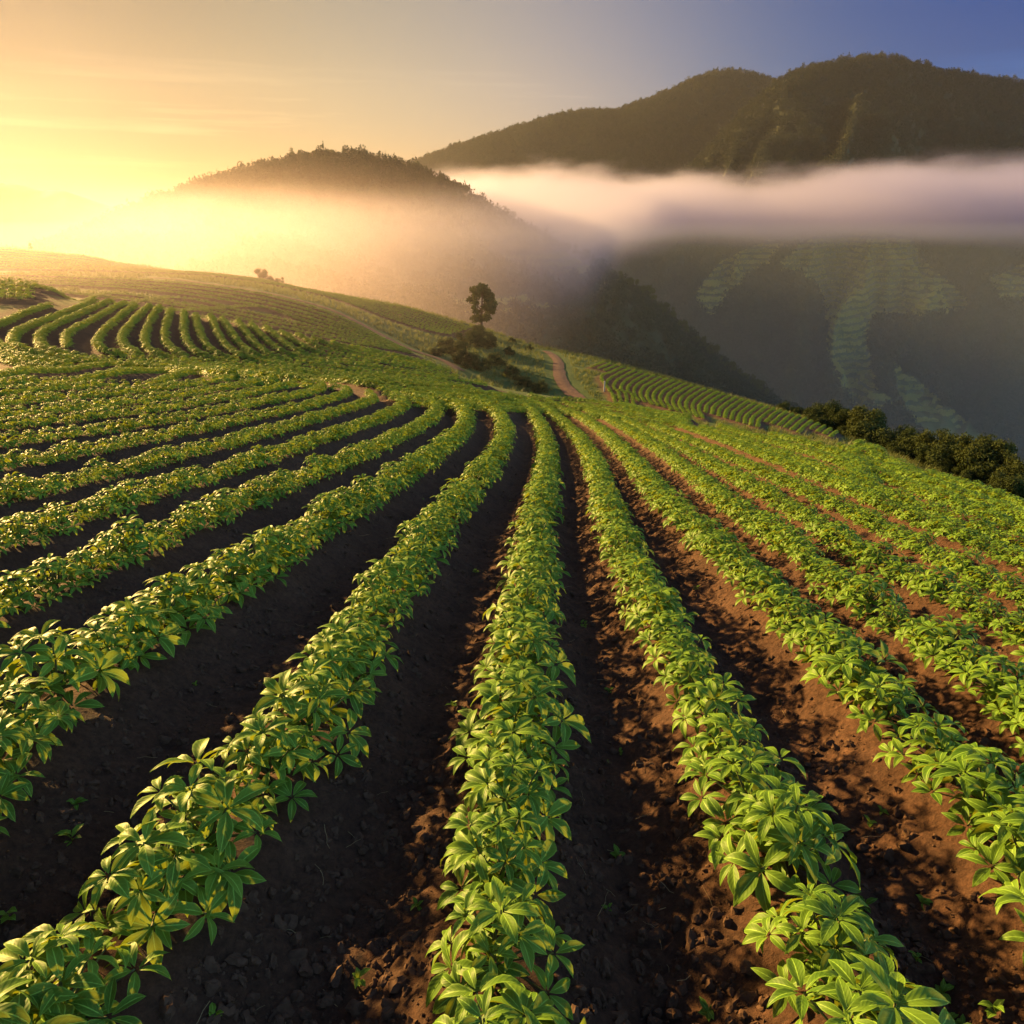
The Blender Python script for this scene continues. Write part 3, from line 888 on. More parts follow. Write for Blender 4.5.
x, y, z = on_ridge(482)
place_tree('pine_tree', T_PINE, (x, y, z - 0.2), 1.22, 'lone pine tree standing above the bushes on the knoll', 'tree', rz=1.0)
x, y, z = on_ridge(262)
place_tree('ridge_tree', T_ROUND[0], (x, y, z - 0.3), 0.62, 'small round tree alone on the golden field ridge', 'tree')
x, y, z = on_ridge(274)
place_tree('shrub', T_BUSH[0], (x, y, z - 0.15), 0.85, 'low dark shrub right beside the small round ridge tree', 'shrub')
x, y, z = on_ridge(238)
place_tree('shrub', T_BUSH[1], (x, y - 4, z - 0.2), 0.75, 'faint low shrub on the ridge left of the small round tree', 'shrub')
x, y, z = on_ridge(283)
place_tree('sapling', T_TALL[1], (x, y, z - 0.2), 0.2, 'tiny upright sapling on the ridge right of the dark shrub', 'sapling')
x, y, z = on_ridge(31)
place_tree('sapling', T_TALL[2], (x, y, z - 0.1), 0.22, 'thin wispy sapling on the skyline ridge at far left', 'sapling')

KN = [(455, 352, 1.3), (470, 343, 1.55), (480, 333, 1.25), (492, 345, 1.35), (462, 362, 1.2), (480, 366, 1.3), (447, 345, 0.95), (497, 362, 1.15),
      (508, 352, 0.8), (510, 374, 0.95), (525, 382, 0.9), (540, 388, 0.8), (438, 352, 0.8), (530, 347, 0.55), (512, 340, 0.55), (470, 376, 0.95)]
KN_L = ['yellowish bush at the left foot of the pine knoll', 'large dark bush on the slope below the pine', 'bush directly at the foot of the lone pine', 'dark bush right below the lone pine',
        'pale bush at the field edge left below the pine', 'rounded dark bush at the field edge below the pine', 'small bush by the dirt track left of the knoll', 'dark bush half way down the knoll right of the pine',
        'small bush on the grassy knoll slope right of the pine', 'low bush at the crop edge under the grassy slope', 'low bush at the crop edge left of the dirt path', 'lowest small bush beside the foot of the dirt path',
        'leftmost small bush beside the brown track below the ridge', 'tiny bush on the ridge line between pine and path', 'tiny bush on the skyline just right of the pine', 'broad low bush touching the crop edge left of centre']
for i, ((px, py, s), lab) in enumerate(zip(KN, KN_L)):
    H = ground_at(px, py)
    if H is None: continue
    z = float(soil_z(H[0:1], H[1:2], np.array([5.0]))[0])
    place_tree('bush', T_BUSH[i % 5], (H[0], H[1], z - 0.15), s * 0.84, lab, 'bush', 'bushes on the knoll below the pine')

# dark hedge of bushes and small trees below the right shoulder
HD = [(790, 400, 62), (806, 404, 64), (822, 398, 66), (838, 399, 64), (852, 408, 60), (868, 404, 60), (884, 412, 60), (897, 424, 57), (912, 428, 57), (928, 432, 55),
      (942, 426, 56), (955, 436, 54), (968, 434, 52), (982, 430, 52), (997, 436, 52), (1010, 446, 50), (1024, 452, 50), (1040, 460, 48),
      (870, 432, 50), (900, 445, 48), (925, 452, 47), (950, 458, 45), (975, 466, 43), (1000, 468, 42), (1018, 474, 41), (845, 426, 54), (820, 420, 58)]
for i, (px, top, Y) in enumerate(HD):
    U, T = px_ut(px, top); Yr = float(_ridge(np.array([U]))[0][0]); Y = max(Y, Yr + 5) if i < 18 else Yr + 1.5
    x = float(U) * Y; zt = float(T) * Y
    zg = float(soil_z(np.array([x]), np.array([Y]), np.array([5.0]))[0])
    h = max(1.3, zt - zg)
    me, hh = (T_BUSH[i % 5], 2.0) if (h < 3.6 or i % 3 == 0) else (T_ROUND[i % 3], 5.0)
    zg2 = zt - min(h, 4.8)
    place_tree('hedge_bush' if hh == 2.0 else 'hedge_tree', me, (x, Y, zg - 0.2), max(0.6, h / hh * 1.05) if hh == 5.0 else min(2.6, max(0.6, h / hh)),
               '%s dark %s from the left in the hedge below the terraced shoulder' % (nth(i + 1) if i < 18 else nth(i - 17) + ' low', 'bush' if hh == 2.0 else 'tree'), 'bush' if hh == 2.0 else 'tree', 'hedge on the right shoulder',
               szz=1.0)

# dirt path up the knoll
def strip(name, pix, wid, label, cat, m, lift=0.12):
    H = [ground_at(a, b, 64, 140) for a, b in pix]; H = np.array([h for h in H if h is not None])
    L = polyline(H[:, :2], 0.6)
    t = np.gradient(L, axis=0); t /= np.linalg.norm(t, axis=1)[:, None]; nrm = np.c_[-t[:, 1], t[:, 0]]
    V = []; ks = np.linspace(-1, 1, 7)
    w = np.interp(np.linspace(0, 1, len(L)), np.linspace(0, 1, len(wid)), wid)
    for k in ks:
        ww = w * (1 + 0.15 * fbm(L[:, 0] * 0.8 + k * 9, L[:, 1] * 0.8, 2, 2))
        q = L + nrm * (k * ww / 2)[:, None]
        V.append(np.c_[q, soil_z(q[:, 0], q[:, 1], np.full(len(q), 5.0)) + lift - 0.06 * abs(k)])
    V = np.stack(V, 1); n, mm = V.shape[:2]; i = np.arange(n * mm).reshape(n, mm)
    f = np.stack([i[:-1, :-1], i[:-1, 1:], i[1:, 1:], i[1:, :-1]], -1).reshape(-1, 4)
    o = obj(name, mesh_from(name, V.reshape(-1, 3), f, m)); return tag(o, label, cat, kind='structure')
PATH_PX = [(580, 396), (567, 385), (561, 376), (559, 367), (558, 359), (552, 352), (545, 348)]
TRACK_PX = [(150, 275), (200, 280), (270, 291), (330, 307), (370, 326), (405, 344), (440, 356), (462, 368)]
strip('dirt_path', PATH_PX, [1.8, 1.6, 1.5, 1.4, 1.3, 1.2], 'reddish dirt path climbing the grassy knoll to the ridge', 'path', M_path)
strip('farm_track', TRACK_PX, [0.6, 0.7, 0.9, 1.1, 1.2, 1.4, 1.4], 'brown farm track between the far field plots', 'path', M_path)

# pale marker post by the terraces
H = ground_at(604, 389)
v, f, u = join([tube((0, 0, -0.3), (0.03, 0, 1.2), 0.09, 0.08, 8), tube((0.03, 0, 1.2), (0.03, 0, 1.3), 0.11, 0.05, 8)])
o = obj('marker_post', mesh_from('marker_post', v, f, M_post)); o.location = (H[0], H[1], H[2] - OFF)
tag(o, 'short pale marker post at the left end of the terraces', 'post')

# ------------------------------------------------------------------ grass, clods and straw (uncountable)
def blade_tuft(seed, n=14, h=0.35):
    rg = np.random.default_rng(seed); V, F, U = [], [], []
    for k in range(n):
        a = rg.uniform(0, 6.28); p = rg.normal(0, 0.06, 2); L = h * rg.uniform(0.5, 1.2); ln = rg.uniform(0.1, 0.7) * L
        d = np.array([math.cos(a), math.sin(a)]); s = np.array([-d[1], d[0]]) * 0.012
        o = len(V)
        for t in (0, 0.5, 1):
            c = np.r_[p + d * ln * t * t, L * t * (1 - 0.2 * t)]; w = s * (1 - t * 0.95)
            V += [c - np.r_[w, 0], c + np.r_[w, 0]]
        F += [(o, o + 1, o + 3, o + 2), (o + 2, o + 3, o + 5, o + 4)]; U += [(0.2, 0.5)] * 6
    return mesh_from('tuft', np.array(V), np.array(F), M_grass, np.array(U))
COL_TUFT = variant_collection('tuft_variants', [blade_tuft(i) for i in range(4)])
gp = []
gx = rng.uniform(-70, 60, 60000); gy = rng.uniform(62, 150, 60000)
gx = np.r_[gx, rng.uniform(3, 60, 14000)]; gy = np.r_[gy, rng.uniform(10, 62, 14000)]
ok = (gy > 62) | (gy > np.interp(gx / gy, field.UG, field.Y[5]) + 2.5)
gx, gy = gx[ok], gy[ok]
ok = (gx / gy > -0.75) & (gx / gy < 1.1); gx, gy = gx[ok], gy[ok]
gd = row_dist(gx, gy); ok = gd > np.where(gx < -6, 2.0, 1.0)
for PX in (PATH_PX, TRACK_PX):
    ph = field.hit(np.array([p[0] for p in PX], float), np.array([p[1] for p in PX], float), y0=64, y1=140)
    pl = polyline(ph[~np.isnan(ph[:, 0])][:, :2], 0.5)
    ok &= (np.hypot(gx[:, None] - pl[None, :, 0], gy[:, None] - pl[None, :, 1]).min(1) > 1.7)
gx, gy = gx[ok], gy[ok]; sel = rng.permutation(len(gx))[:26000]; gx, gy = gx[sel], gy[sel]; gz = soil_z(gx, gy, np.full(len(gx), 5.0))
scatter('grass', np.c_[gx, gy, gz], np.c_[np.zeros((len(gx), 2)), rng.uniform(0, 6.28, len(gx))], rng.uniform(0.8, 1.9, len(gx)), rng.integers(0, 4, len(gx)), COL_TUFT,
        'rough grass growing over the knoll and unplanted strips', 'grass')

def clod(seed):
    rg = np.random.default_rng(seed)
    bpy_me = bpy.data.meshes.new('clod')
    import bmesh
    bm = bmesh.new(); bmesh.ops.create_icosphere(bm, subdivisions=2, radius=1.0)
    for v in bm.verts:
        n = v.co.normalized(); k = 1 + 0.35 * math.sin(n.x * 3.1 + seed) * math.cos(n.y * 2.7 + seed * 2) + 0.16 * rg.normal()
        v.co = n * k; v.co.z *= 0.65
    bm.to_mesh(bpy_me); bm.free(); bpy_me.materials.append(M_stone); return bpy_me
COL_CLOD = variant_collection('clod_variants', [clod(i) for i in range(6)])
n = 30000
cy_ = 1.2 + 16 * rng.uniform(0, 1, n) ** 1.6; cx = (rng.uniform(-0.85, 0.85, n)) * (cy_ + 0.6)
cd = row_dist(cx, cy_); k = cd > 0.2; cx, cy_, cd = cx[k], cy_[k], cd[k]
cz = soil_z(cx, cy_, cd); n = len(cx)
cs = 0.005 + 0.030 * rng.uniform(0, 1, n) ** 4
scatter('soil_clods', np.c_[cx, cy_, cz], rng.uniform(0, 6.28, (n, 3)), cs, rng.integers(0, 6, n), COL_CLOD, 'small clods and crumbs of brown soil lying in the furrows', 'soil clods')

# ------------------------------------------------------------------ hills and mountains
M_hillground = hill_material()
def inpoly(px, py, poly):
    r = np.zeros(len(px), bool); n = len(poly)
    for i in range(n):
        x0, y0 = poly[i]; x1, y1 = poly[(i + 1) % n]
        if y0 == y1: continue
        c = ((y0 > py) != (y1 > py)) & (px < (x1 - x0) * (py - y0) / (y1 - y0) + x0)
        r ^= c
    return r
TP = [[(775, 268), (800, 244), (848, 226), (905, 234), (925, 262), (968, 300), (968, 316), (902, 320), (874, 318), (868, 338), (872, 366), (878, 392), (896, 402), (893, 416), (852, 412), (830, 380), (826, 330), (818, 292)],
      [(888, 360), (930, 392), (975, 430), (1000, 460), (930, 455), (900, 415)], [(985, 280), (1030, 262), (1030, 306), (1000, 306)], [(690, 300), (720, 262), (770, 240), (790, 246), (745, 285), (710, 320)]]
TPH = [[(490, 258), (560, 252), (600, 268), (590, 276), (520, 274)], [(430, 300), (520, 296), (560, 310), (470, 316)]]


def hill_mesh(name, sheet, u0, u1, y0, y1, nu, ny, disp, m, polys=()):
    us = np.linspace(u0, u1, nu); ys = np.geomspace(y0, y1, ny)
    Yg, Ug = np.meshgrid(ys, us, indexing='ij'); X = Ug * Yg
    z = disp(X.ravel(), Yg.ravel())
    i = np.arange(nu * ny).reshape(ny, nu)
    f = np.stack([i[:-1, :-1], i[:-1, 1:], i[1:, 1:], i[1:, :-1]], -1).reshape(-1, 4)
    me = mesh_from(name, np.c_[X.ravel(), Yg.ravel(), z], f, m)
    at = me.attributes.new('field', 'FLOAT', 'POINT')      # cleared fields on the slope
    px, py = to_px(X.ravel(), Yg.ravel(), z); k = np.zeros(len(z), bool)
    for p in polys: k |= inpoly(px + 5 * fbm(X.ravel() / 60, Yg.ravel() / 60, 3, 63), py, p)
    at.data.foreach_set('value', k.astype(np.float32))
    return obj(name, me)

def drop(curve, dy, dz):
    us = np.array([float(px_ut(a, b)[0]) for a, b, _ in curve]); ts = np.array([float(px_ut(a, b)[1]) for a, b, _ in curve]); ys = np.array([c for *_, c in curve], float)
    def f(U):
        Y = np.interp(U, us, ys); return Y + dy, np.interp(U, us, ts) * Y + dz
    return f

# near hill with the tree-lined top, left
HTOP = [(-200, 290, 520), (0, 262, 520), (60, 246, 520), (110, 224, 520), (150, 207, 520), (200, 190, 520), (250, 175, 520), (290, 164, 520), (340, 158, 520), (380, 162, 520), (420, 174, 520), (450, 188, 520), (480, 203, 520), (500, 216, 515), (540, 242, 510), (580, 261, 505), (620, 283, 500), (660, 312, 495), (700, 350, 490), (740, 385, 480), (790, 417, 470), (850, 456, 460), (1000, 560, 450)]
hillS = Sheet([[(-200, 345, 250), (300, 345, 270), (500, 385, 300), (700, 440, 330), (850, 500, 350), (1000, 620, 350)],
               [(-200, 310, 330), (0, 285, 340), (300, 262, 360), (500, 300, 380), (650, 365, 400), (760, 425, 410), (850, 480, 410), (1000, 600, 400)],
               HTOP, drop(HTOP, 130, -45), drop(HTOP, 400, -190)], sig=5)
def hill_z(x, y):
    z = hillS(x, y)
    w = smooth01(500, 430, y) * smooth01(255, 320, y)
    return z + w * 9 * fbm(x / 70, y / 70, 4, 21) + 1.2 * fbm(x / 18, y / 18, 3, 22)
o = hill_mesh('hill', hillS, -0.95, 0.75, 250, 900, 340, 130, hill_z, M_hillground, TPH)
tag(o, 'forested hill with a tree lined top rising out of the mist on the left', 'hill', kind='structure')

# front mountain, right
BTOP = [(480, 240, 1900), (560, 222, 1900), (640, 203, 1900), (690, 176, 1930), (712, 150, 1950), (730, 124, 1960), (757, 99, 1980), (790, 71, 2000), (830, 69, 2010), (870, 56, 2030), (890, 58, 2030), (930, 74, 2020), (960, 78, 2010), (1024, 86, 2000), (1300, 130, 1900)]
mtB = Sheet([[(480, 500, 640), (700, 510, 640), (1024, 545, 620), (1300, 580, 600)],
             [(480, 410, 820), (700, 405, 820), (1024, 450, 800), (1300, 480, 780)],
             [(480, 330, 1040), (800, 312, 1080), (1024, 322, 1090), (1300, 330, 1060)],
             [(480, 262, 1330), (800, 238, 1380), (1024, 236, 1400), (1300, 240, 1380)],
             [(480, 250, 1550), (600, 228, 1600), (700, 195, 1660), (800, 165, 1680), (1024, 165, 1720), (1300, 190, 1680)],
             BTOP, drop(BTOP, 500, -260)], sig=5)
def mtB_z(x, y):
    z = mtB(x, y); U = x / y
    w = smooth01(1960, 1650, y) * smooth01(640, 850, y)
    rid = 1 - np.abs(fbm(U * 9 + 0.15 * fbm(x / 300, y / 300, 2, 31), y / 900, 3, 33))
    z = z + w * 75 * (rid - 0.7) + w * 20 * fbm(x / 110, y / 110, 4, 35) + 4 * fbm(x / 40, y / 40, 3, 36)
    # the spur running down from the summit towards the viewer
    uc = np.interp(y, [1380, 1600, 1800, 2020], [px_ut(825, 240)[0], px_ut(858, 180)[0], px_ut(852, 125)[0], px_ut(805, 70)[0]])
    du = U - uc
    spur = np.where(du < 0, np.exp(-(du / 0.14) ** 2), np.exp(-(du / 0.06) ** 2))
    return z + 95 * spur * smooth01(1940, 1600, y) * smooth01(1250, 1500, y)
o = hill_mesh('mountain', mtB, -0.06, 1.05, 640, 2700, 460, 340, mtB_z, M_hillground, TP)
tag(o, 'large dark forested mountain with terraced lower slopes on the right', 'mountain', kind='structure')

# mountain behind it
ATOP = [(250, 215, 2700), (330, 195, 2700), (400, 172, 2700), (430, 159, 2700), (480, 142, 2700), (515, 132, 2700), (560, 118, 2700), (590, 114, 2700), (610, 117, 2700), (660, 100, 2700), (700, 80, 2700), (720, 74, 2700), (755, 78, 2700), (800, 95, 2700), (900, 150, 2700)]
mtA = Sheet([[(250, 330, 1650), (500, 330, 1650), (900, 330, 1700)], [(250, 250, 2100), (500, 230, 2100), (640, 200, 2150), (900, 220, 2150)], ATOP, drop(ATOP, 500, -250)], sig=3)
def mtA_z(x, y):
    w = smooth01(2650, 2300, y)
    U = x / y
    return mtA(x, y) + w * 70 * (0.3 - np.abs(fbm(U * 7, y / 1200, 3, 41))) + w * 14 * fbm(x / 120, y / 120, 3, 42) + 4 * fbm(x / 45, y / 45, 3, 43)
o = hill_mesh('mountain', mtA, -0.3, 0.5, 1650, 3200, 260, 160, mtA_z, M_hillground)
tag(o, 'hazier forested mountain shoulder behind the big one, sloping down to the left', 'mountain', kind='structure')

DTOP = [(-300, 186, 2700), (-60, 178, 2700), (0, 183, 2700), (20, 185, 2700), (40, 192, 2700), (60, 189, 2700), (80, 196, 2700), (110, 207, 2700), (180, 225, 2700), (260, 250, 2700)]
mtD = Sheet([[(-300, 300, 2000), (260, 300, 2000)], DTOP, drop(DTOP, 400, -200)], sig=2)
o = hill_mesh('far_hills', mtD, -1.0, -0.2, 2000, 3100, 160, 40, lambda x, y: mtD(x, y) + 4 * fbm(x / 60, y / 60, 3, 51), M_hillground)
tag(o, 'faint distant hills in the golden glow at far left', 'hills', kind='structure')

# ---- forest on the hills: one mass of crowns per hill
def crown_blob(seed, n=90):
    rg = np.random.default_rng(seed); cl = []
    for k in range(9):
        d = rg.normal(size=3); d /= np.linalg.norm(d); cl.append((d[0] * 0.28, d[1] * 0.28, 0.62 + d[2] * 0.3, rg.uniform(0.16, 0.27)))
    v, f, u = leaf_cloud(rg, cl, n / 0.4, 0.085, 0.9)
    return v, f, u
def blob_mesh(seed, m): v, f, u = crown_blob(seed); return mesh_from('crown_mass', v, f, m, u, smooth=False)
COL_FOREST = variant_collection('forest_variants', [blob_mesh(500 + i, M_forest) for i in range(6)])
COL_TERR = variant_collection('terrace_variants', [blob_mesh(520 + i, M_terr) for i in range(3)])

def hill_forest(name, zf, u0, u1, y0, y1, n, size, polys, label, holes=0.0):
    y = np.exp(rng.uniform(math.log(y0), math.log(y1), n)); U = rng.uniform(u0, u1, n); x = U * y
    z = zf(x, y); px, py = to_px(x, y, z)
    keep = (py < 700) & (px > -150) & (px < 1450)
    for p in polys: keep &= ~inpoly(px, py, p)
    if holes: keep &= fbm(x / 60, y / 60, 3, 77) > -holes
    x, y, z = x[keep], y[keep], z[keep]; n = len(x)
    s = size * rng.uniform(0.55, 1.25, n)
    sc = np.c_[s, s, s * rng.uniform(0.9, 1.5, n)]
    scatter(name, np.c_[x, y, z - s * 0.3], np.c_[np.zeros((n, 2)), rng.uniform(0, 6.28, n)], sc, rng.integers(0, 6, n), COL_FOREST, label, 'forest')
hill_forest('hill_forest', hill_z, -0.75, 0.55, 280, 560, 14000, 6.0, TPH, 'misty wood covering the hill on the left')
hill_forest('mountain_forest', mtB_z, 0.02, 1.02, 660, 2080, 72000, 13.0, TP, 'dark forest covering the big mountain on the right')
hill_forest('mountain_forest', mtA_z, -0.16, 0.42, 2050, 2720, 18000, 16.0, [], 'hazy forest covering the mountain shoulder behind')

def terrace_rows(name, zf, u0, u1, y0, y1, n, polys, gap, size, label):
    y = np.exp(rng.uniform(math.log(y0), math.log(y1), n)); x = rng.uniform(u0, u1, n) * y
    z = zf(x, y); px, py = to_px(x, y, z)
    k = np.zeros(n, bool)
    for p in polys: k |= inpoly(px + 3 * fbm(x / 50, y / 50, 2, 61), py, p)
    k &= np.mod(z + 1.5 * fbm(x / 90, y / 90, 2, 62), gap) < gap * 0.5
    x, y, z = x[k], y[k], z[k]; n = len(x); s = size * rng.uniform(0.7, 1.3, n)
    scatter(name, np.c_[x, y, z - s * 0.2], np.c_[np.zeros((n, 2)), rng.uniform(0, 6.28, n)], s, rng.integers(0, 3, n), COL_TERR, label, 'terraces')
terrace_rows('terrace_crops', mtB_z, 0.2, 0.75, 800, 1500, 170000, TP, 8.0, 3.2, 'stepped terraces of crops on the lower mountain slope')
terrace_rows('terrace_crops', hill_z, -0.15, 0.2, 300, 500, 30000, TPH, 4.0, 2.0, 'faint terraces of crops on the flank of the misty hill')

# ---- trees one can tell apart on the skyline of the left hill, and on its right flank
def hill_top(px):
    us = np.array([float(px_ut(a, b)[0]) for a, b, _ in HTOP]); U = float(np.interp(px, [p[0] for p in HTOP], us))
    Y = float(np.interp(U, us, [p[2] for p in HTOP])); x = U * Y
    return x, Y, float(hill_z(np.array([x]), np.array([Y]))[0])
sky_px = [135, 150, 158, 172, 188, 195, 208, 216, 224, 232, 246, 252, 258, 264, 271, 278, 284, 292, 297, 302, 308, 314, 319, 326, 333, 340, 347, 354, 360, 367, 373, 380, 386, 392, 398, 404, 410, 416, 423, 430, 437, 444, 451, 459, 468, 476]
sky_h = {252: 7.5, 264: 7.5, 297: 9.5, 302: 8.5, 278: 7, 319: 7, 232: 6.5, 224: 6.5, 258: 7}
for i, px in enumerate(sky_px):
    x, y, z = hill_top(px + random.uniform(-2, 2))
    h = sky_h.get(px, random.uniform(4.2, 7.5))
    me, hh = (T_TALL[i % 5], 8.0) if i % 4 or px in sky_h else (T_ROUND[i % 3], 5.0)
    place_tree('hilltop_tree', me, (x, y - random.uniform(0, 6), z - 0.5), h / hh, '%s tree from the left on the skyline of the misty hill' % nth(i + 1), 'tree', 'trees along the hilltop')
fl_px = list(range(566, 770, 8))
for i, px in enumerate(fl_px):
    x, y, z = hill_top(px + random.uniform(-3, 3))
    h = random.uniform(7, 12)
    place_tree('slope_tree', T_TALL[i % 5] if i % 2 else T_ROUND[i % 3], (x, y - 2, z - 0.5), h / (8.0 if i % 2 else 5.0), '%s tree down the dark right flank of the misty hill' % nth(i + 1), 'tree', 'trees down the hill flank')

# ------------------------------------------------------------------ air: haze box and the bank of fog
def volume_box(name, lo, hi, m, label, cat):
    lo, hi = np.array(lo, float), np.array(hi, float)
    V = np.array([[(lo, hi)[(i >> k) & 1][k] for k in range(3)] for i in range(8)])
    F = np.array([(0, 2, 3, 1), (4, 5, 7, 6), (0, 1, 5, 4), (2, 6, 7, 3), (0, 4, 6, 2), (1, 3, 7, 5)])
    o = obj(name, mesh_from(name, V, F, m, smooth=False)); return tag(o, label, cat, kind='stuff')
m, nt, p = mat('haze_air'); nt.nodes.remove(p)
pv = N(nt, 'ShaderNodeVolumePrincipled')
pv.inputs['Color'].default_value = (0.92, 0.92, 0.95, 1)
pv.inputs['Density'].default_value = HAZE_DENSITY; pv.inputs['Anisotropy'].default_value = HAZE_G
nt.links.new(pv.outputs[0], nt.nodes['Material Output'].inputs['Volume'])
volume_box('haze', (-3300, -40, -400), (3600, 3400, 480), m, 'thin golden morning haze filling the whole valley', 'haze')

m, nt, p = mat('fog_bank'); nt.nodes.remove(p)
geo = N(nt, 'ShaderNodeNewGeometry'); tc = N(nt, 'ShaderNodeTexCoord')
sx = N(nt, 'ShaderNodeSeparateXYZ'); nt.links.new(geo.outputs['Position'], sx.inputs[0])
def mr(v, a, b, c, d):
    k = N(nt, 'ShaderNodeMapRange', interpolation_type='SMOOTHSTEP'); nt.links.new(v, k.inputs[0])
    for i, q in enumerate((a, b, c, d)): k.inputs[1 + i].default_value = q
    return k.outputs[0]
mp = N(nt, 'ShaderNodeMapping'); mp.inputs['Scale'].default_value = (0.0058, 0.0042, 0.013); nt.links.new(geo.outputs['Position'], mp.inputs[0])
no = N(nt, 'ShaderNodeTexNoise', i_Scale=1.0, i_Detail=6.0, i_Roughness=0.6); nt.links.new(mp.outputs[0], no.inputs['Vector'])
# height in the bank, its top pushed up and down by the noise; it lies lower and hangs deeper on the left
X_, Y_, Z_ = sx.outputs
left = mr(math_(nt, 'ADD', X_, math_(nt, 'MULTIPLY', math_(nt, 'MAXIMUM', math_(nt, 'SUBTRACT', Y_, 520.0), 0.0), 0.2)), -105, 95, 1.0, 0.0)
zz = math_(nt, 'ADD', Z_, math_(nt, 'MULTIPLY', math_(nt, 'SUBTRACT', no.outputs[0], 0.5), mr(Y_, 420, 1000, 40.0, 140.0)))
mid = math_(nt, 'ADD', mr(Y_, 420, 1000, 7.0, 36.0), mr(X_, 150, 720, -5.0, 15.0))
top = mr(math_(nt, 'DIVIDE', math_(nt, 'SUBTRACT', zz, mid), mr(Y_, 420, 1000, 14.0, 22.0)), -1.0, 1.0, 1.0, 0.0)
bot = mr(math_(nt, 'ADD', math_(nt, 'ADD', Z_, math_(nt, 'MULTIPLY', left, 95.0)), math_(nt, 'MULTIPLY', math_(nt, 'SUBTRACT', no.outputs[0], 0.5), 40.0)), -36.0, 14.0, 0.0, 1.0)
start = mr(math_(nt, 'SUBTRACT', Y_, mr(math_(nt, 'DIVIDE', X_, Y_), 0.09, 0.24, 0.0, 430.0)), 270, 430, 0.0, 1.0)
den = math_(nt, 'MULTIPLY', math_(nt, 'MULTIPLY', top, bot), start)
den = math_(nt, 'MULTIPLY', den, mr(X_, -60, 240, 1.25, 1.0))
den = math_(nt, 'MULTIPLY', den, mr(X_, -250, -50, 0.0, 1.0))
den = math_(nt, 'MULTIPLY', den, FOG_DENSITY)
pv = N(nt, 'ShaderNodeVolumePrincipled'); pv.inputs['Color'].default_value = (0.58, 0.58, 0.77, 1); pv.inputs['Anisotropy'].default_value = FOG_G
nt.links.new(den, pv.inputs['Density']); nt.links.new(pv.outputs[0], nt.nodes['Material Output'].inputs['Volume'])
m.cycles.volume_step_rate = 0.24
volume_box('fog_bank', (-260, 270, -130), (1600, 1750, 150), m, 'white bank of low fog lying across the valley before the mountains', 'fog')

# thin mist: creeping over the left ridge, and lying in the bottom of the valley
def mist(name, lo, hi, build, col, g, label, rate):
    m, nt, p = mat(name + '_air'); nt.nodes.remove(p)
    geo = N(nt, 'ShaderNodeNewGeometry'); sx = N(nt, 'ShaderNodeSeparateXYZ'); nt.links.new(geo.outputs['Position'], sx.inputs[0])
    def mr(v, a, b, c, d):
        k = N(nt, 'ShaderNodeMapRange', interpolation_type='SMOOTHSTEP'); nt.links.new(v, k.inputs[0])
        for i, q in enumerate((a, b, c, d)): k.inputs[1 + i].default_value = q
        return k.outputs[0]
    den = build(nt, mr, *sx.outputs)
    pv = N(nt, 'ShaderNodeVolumePrincipled'); pv.inputs['Color'].default_value = (*col, 1); pv.inputs['Anisotropy'].default_value = g
    nt.links.new(den, pv.inputs['Density']); nt.links.new(pv.outputs[0], nt.nodes['Material Output'].inputs['Volume'])
    m.cycles.volume_step_rate = rate
    volume_box(name, lo, hi, m, label, 'mist')
mist('mist', (-300, 8, -60), (60, 250, 17), lambda nt, mr, X, Y, Z: math_(nt, 'MULTIPLY', math_(nt, 'MULTIPLY', mr(Y, 10, 105, 0.0, 0.0036), math_(nt, 'MULTIPLY', mr(X, -70, 20, 1.0, 0.0), mr(X, -140, -50, 0.07, 1.0))), mr(Z, -9, 16, 1.0, 0.0)),
     (0.72, 0.62, 0.66), 0.62, 'golden mist thinning over the left field ridge', 0.5)
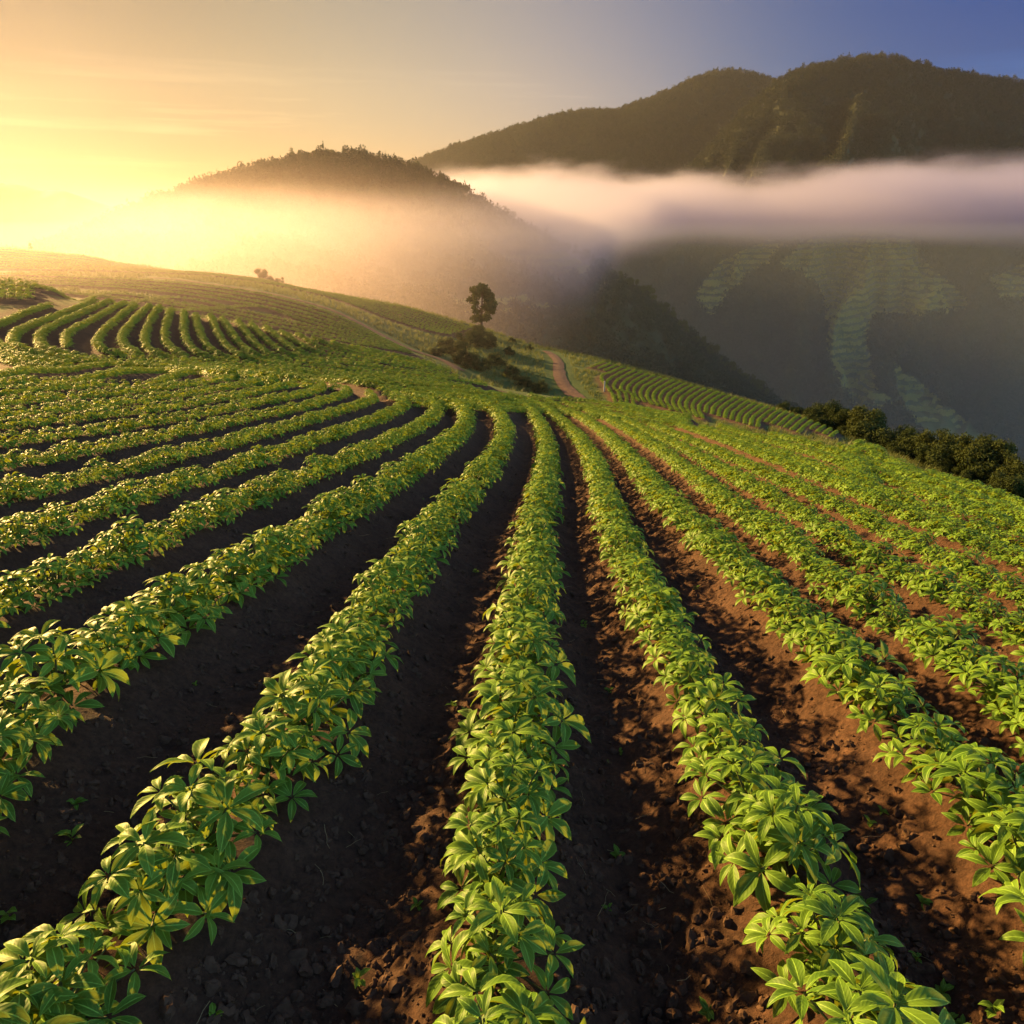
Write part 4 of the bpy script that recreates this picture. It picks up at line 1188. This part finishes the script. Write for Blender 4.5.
mist('mist', (-500, 130, -345), (1600, 1500, -4), lambda nt, mr, X, Y, Z: math_(nt, 'MULTIPLY', mr(Z, -150, -4, 0.00021, 0.0001), math_(nt, 'MULTIPLY', mr(Y, 130, 300, 0.0, 1.0), mr(Y, 450, 700, 2.6, 1.0))),
     (0.50, 0.60, 0.66), 0.45, 'faint bluish mist lying in the bottom of the valley', 0.6)

# ------------------------------------------------------------------ weeds and straw lying in the furrows
def weed(seed):
    rg = np.random.default_rng(seed); parts = []
    for k in range(6):
        v, f, u = leaflet(rg.uniform(0.02, 0.045), 0.016, R(50), 3)
        v = v @ rotm('Y', R(rg.uniform(-50, 0))).T @ rotm('Z', rg.uniform(0, 6.28)).T
        parts.append((v + np.array([0, 0, rg.uniform(0, 0.025)]), f, u))
    v, f, u = join(parts); return mesh_from('weed', v, f, M_leaf, u)
COL_WEED = variant_collection('weed_variants', [weed(i) for i in range(4)])
def straw(seed):
    rg = np.random.default_rng(seed); p = np.array([-0.06, 0, 0.004]); parts = []
    for k in range(4):
        q = p + np.array([0.03, rg.normal() * 0.006, rg.normal() * 0.003]); parts.append(tube(p, q, 0.0012, 0.0012, 4)); p = q
    v, f, u = join(parts); return mesh_from('straw', v, f, M_straw, u)
COL_STRAW = variant_collection('straw_variants', [straw(i) for i in range(5)])
for nm, cnt, col, lab, nv, lo_, hi_ in (('weeds', 150, COL_WEED, 'tiny green weeds sprouting from the bare soil of the furrows', 4, 0.7, 1.8), ('straw', 420, COL_STRAW, 'dry straw and stalks littering the furrows', 5, 0.5, 1.5)):
    yy = 1.4 + 11 * rng.uniform(0, 1, cnt) ** 1.3; xx = rng.uniform(-0.8, 0.8, cnt) * (yy + 0.5); dd = row_dist(xx, yy); k = dd > 0.3
    xx, yy, dd = xx[k], yy[k], dd[k]
    scatter(nm, np.c_[xx, yy, soil_z(xx, yy, dd) + 0.004], np.c_[rng.normal(0, 0.12, (len(xx), 2)), rng.uniform(0, 6.28, len(xx))], rng.uniform(lo_, hi_, len(xx)), rng.integers(0, nv, len(xx)), col, lab, nm)
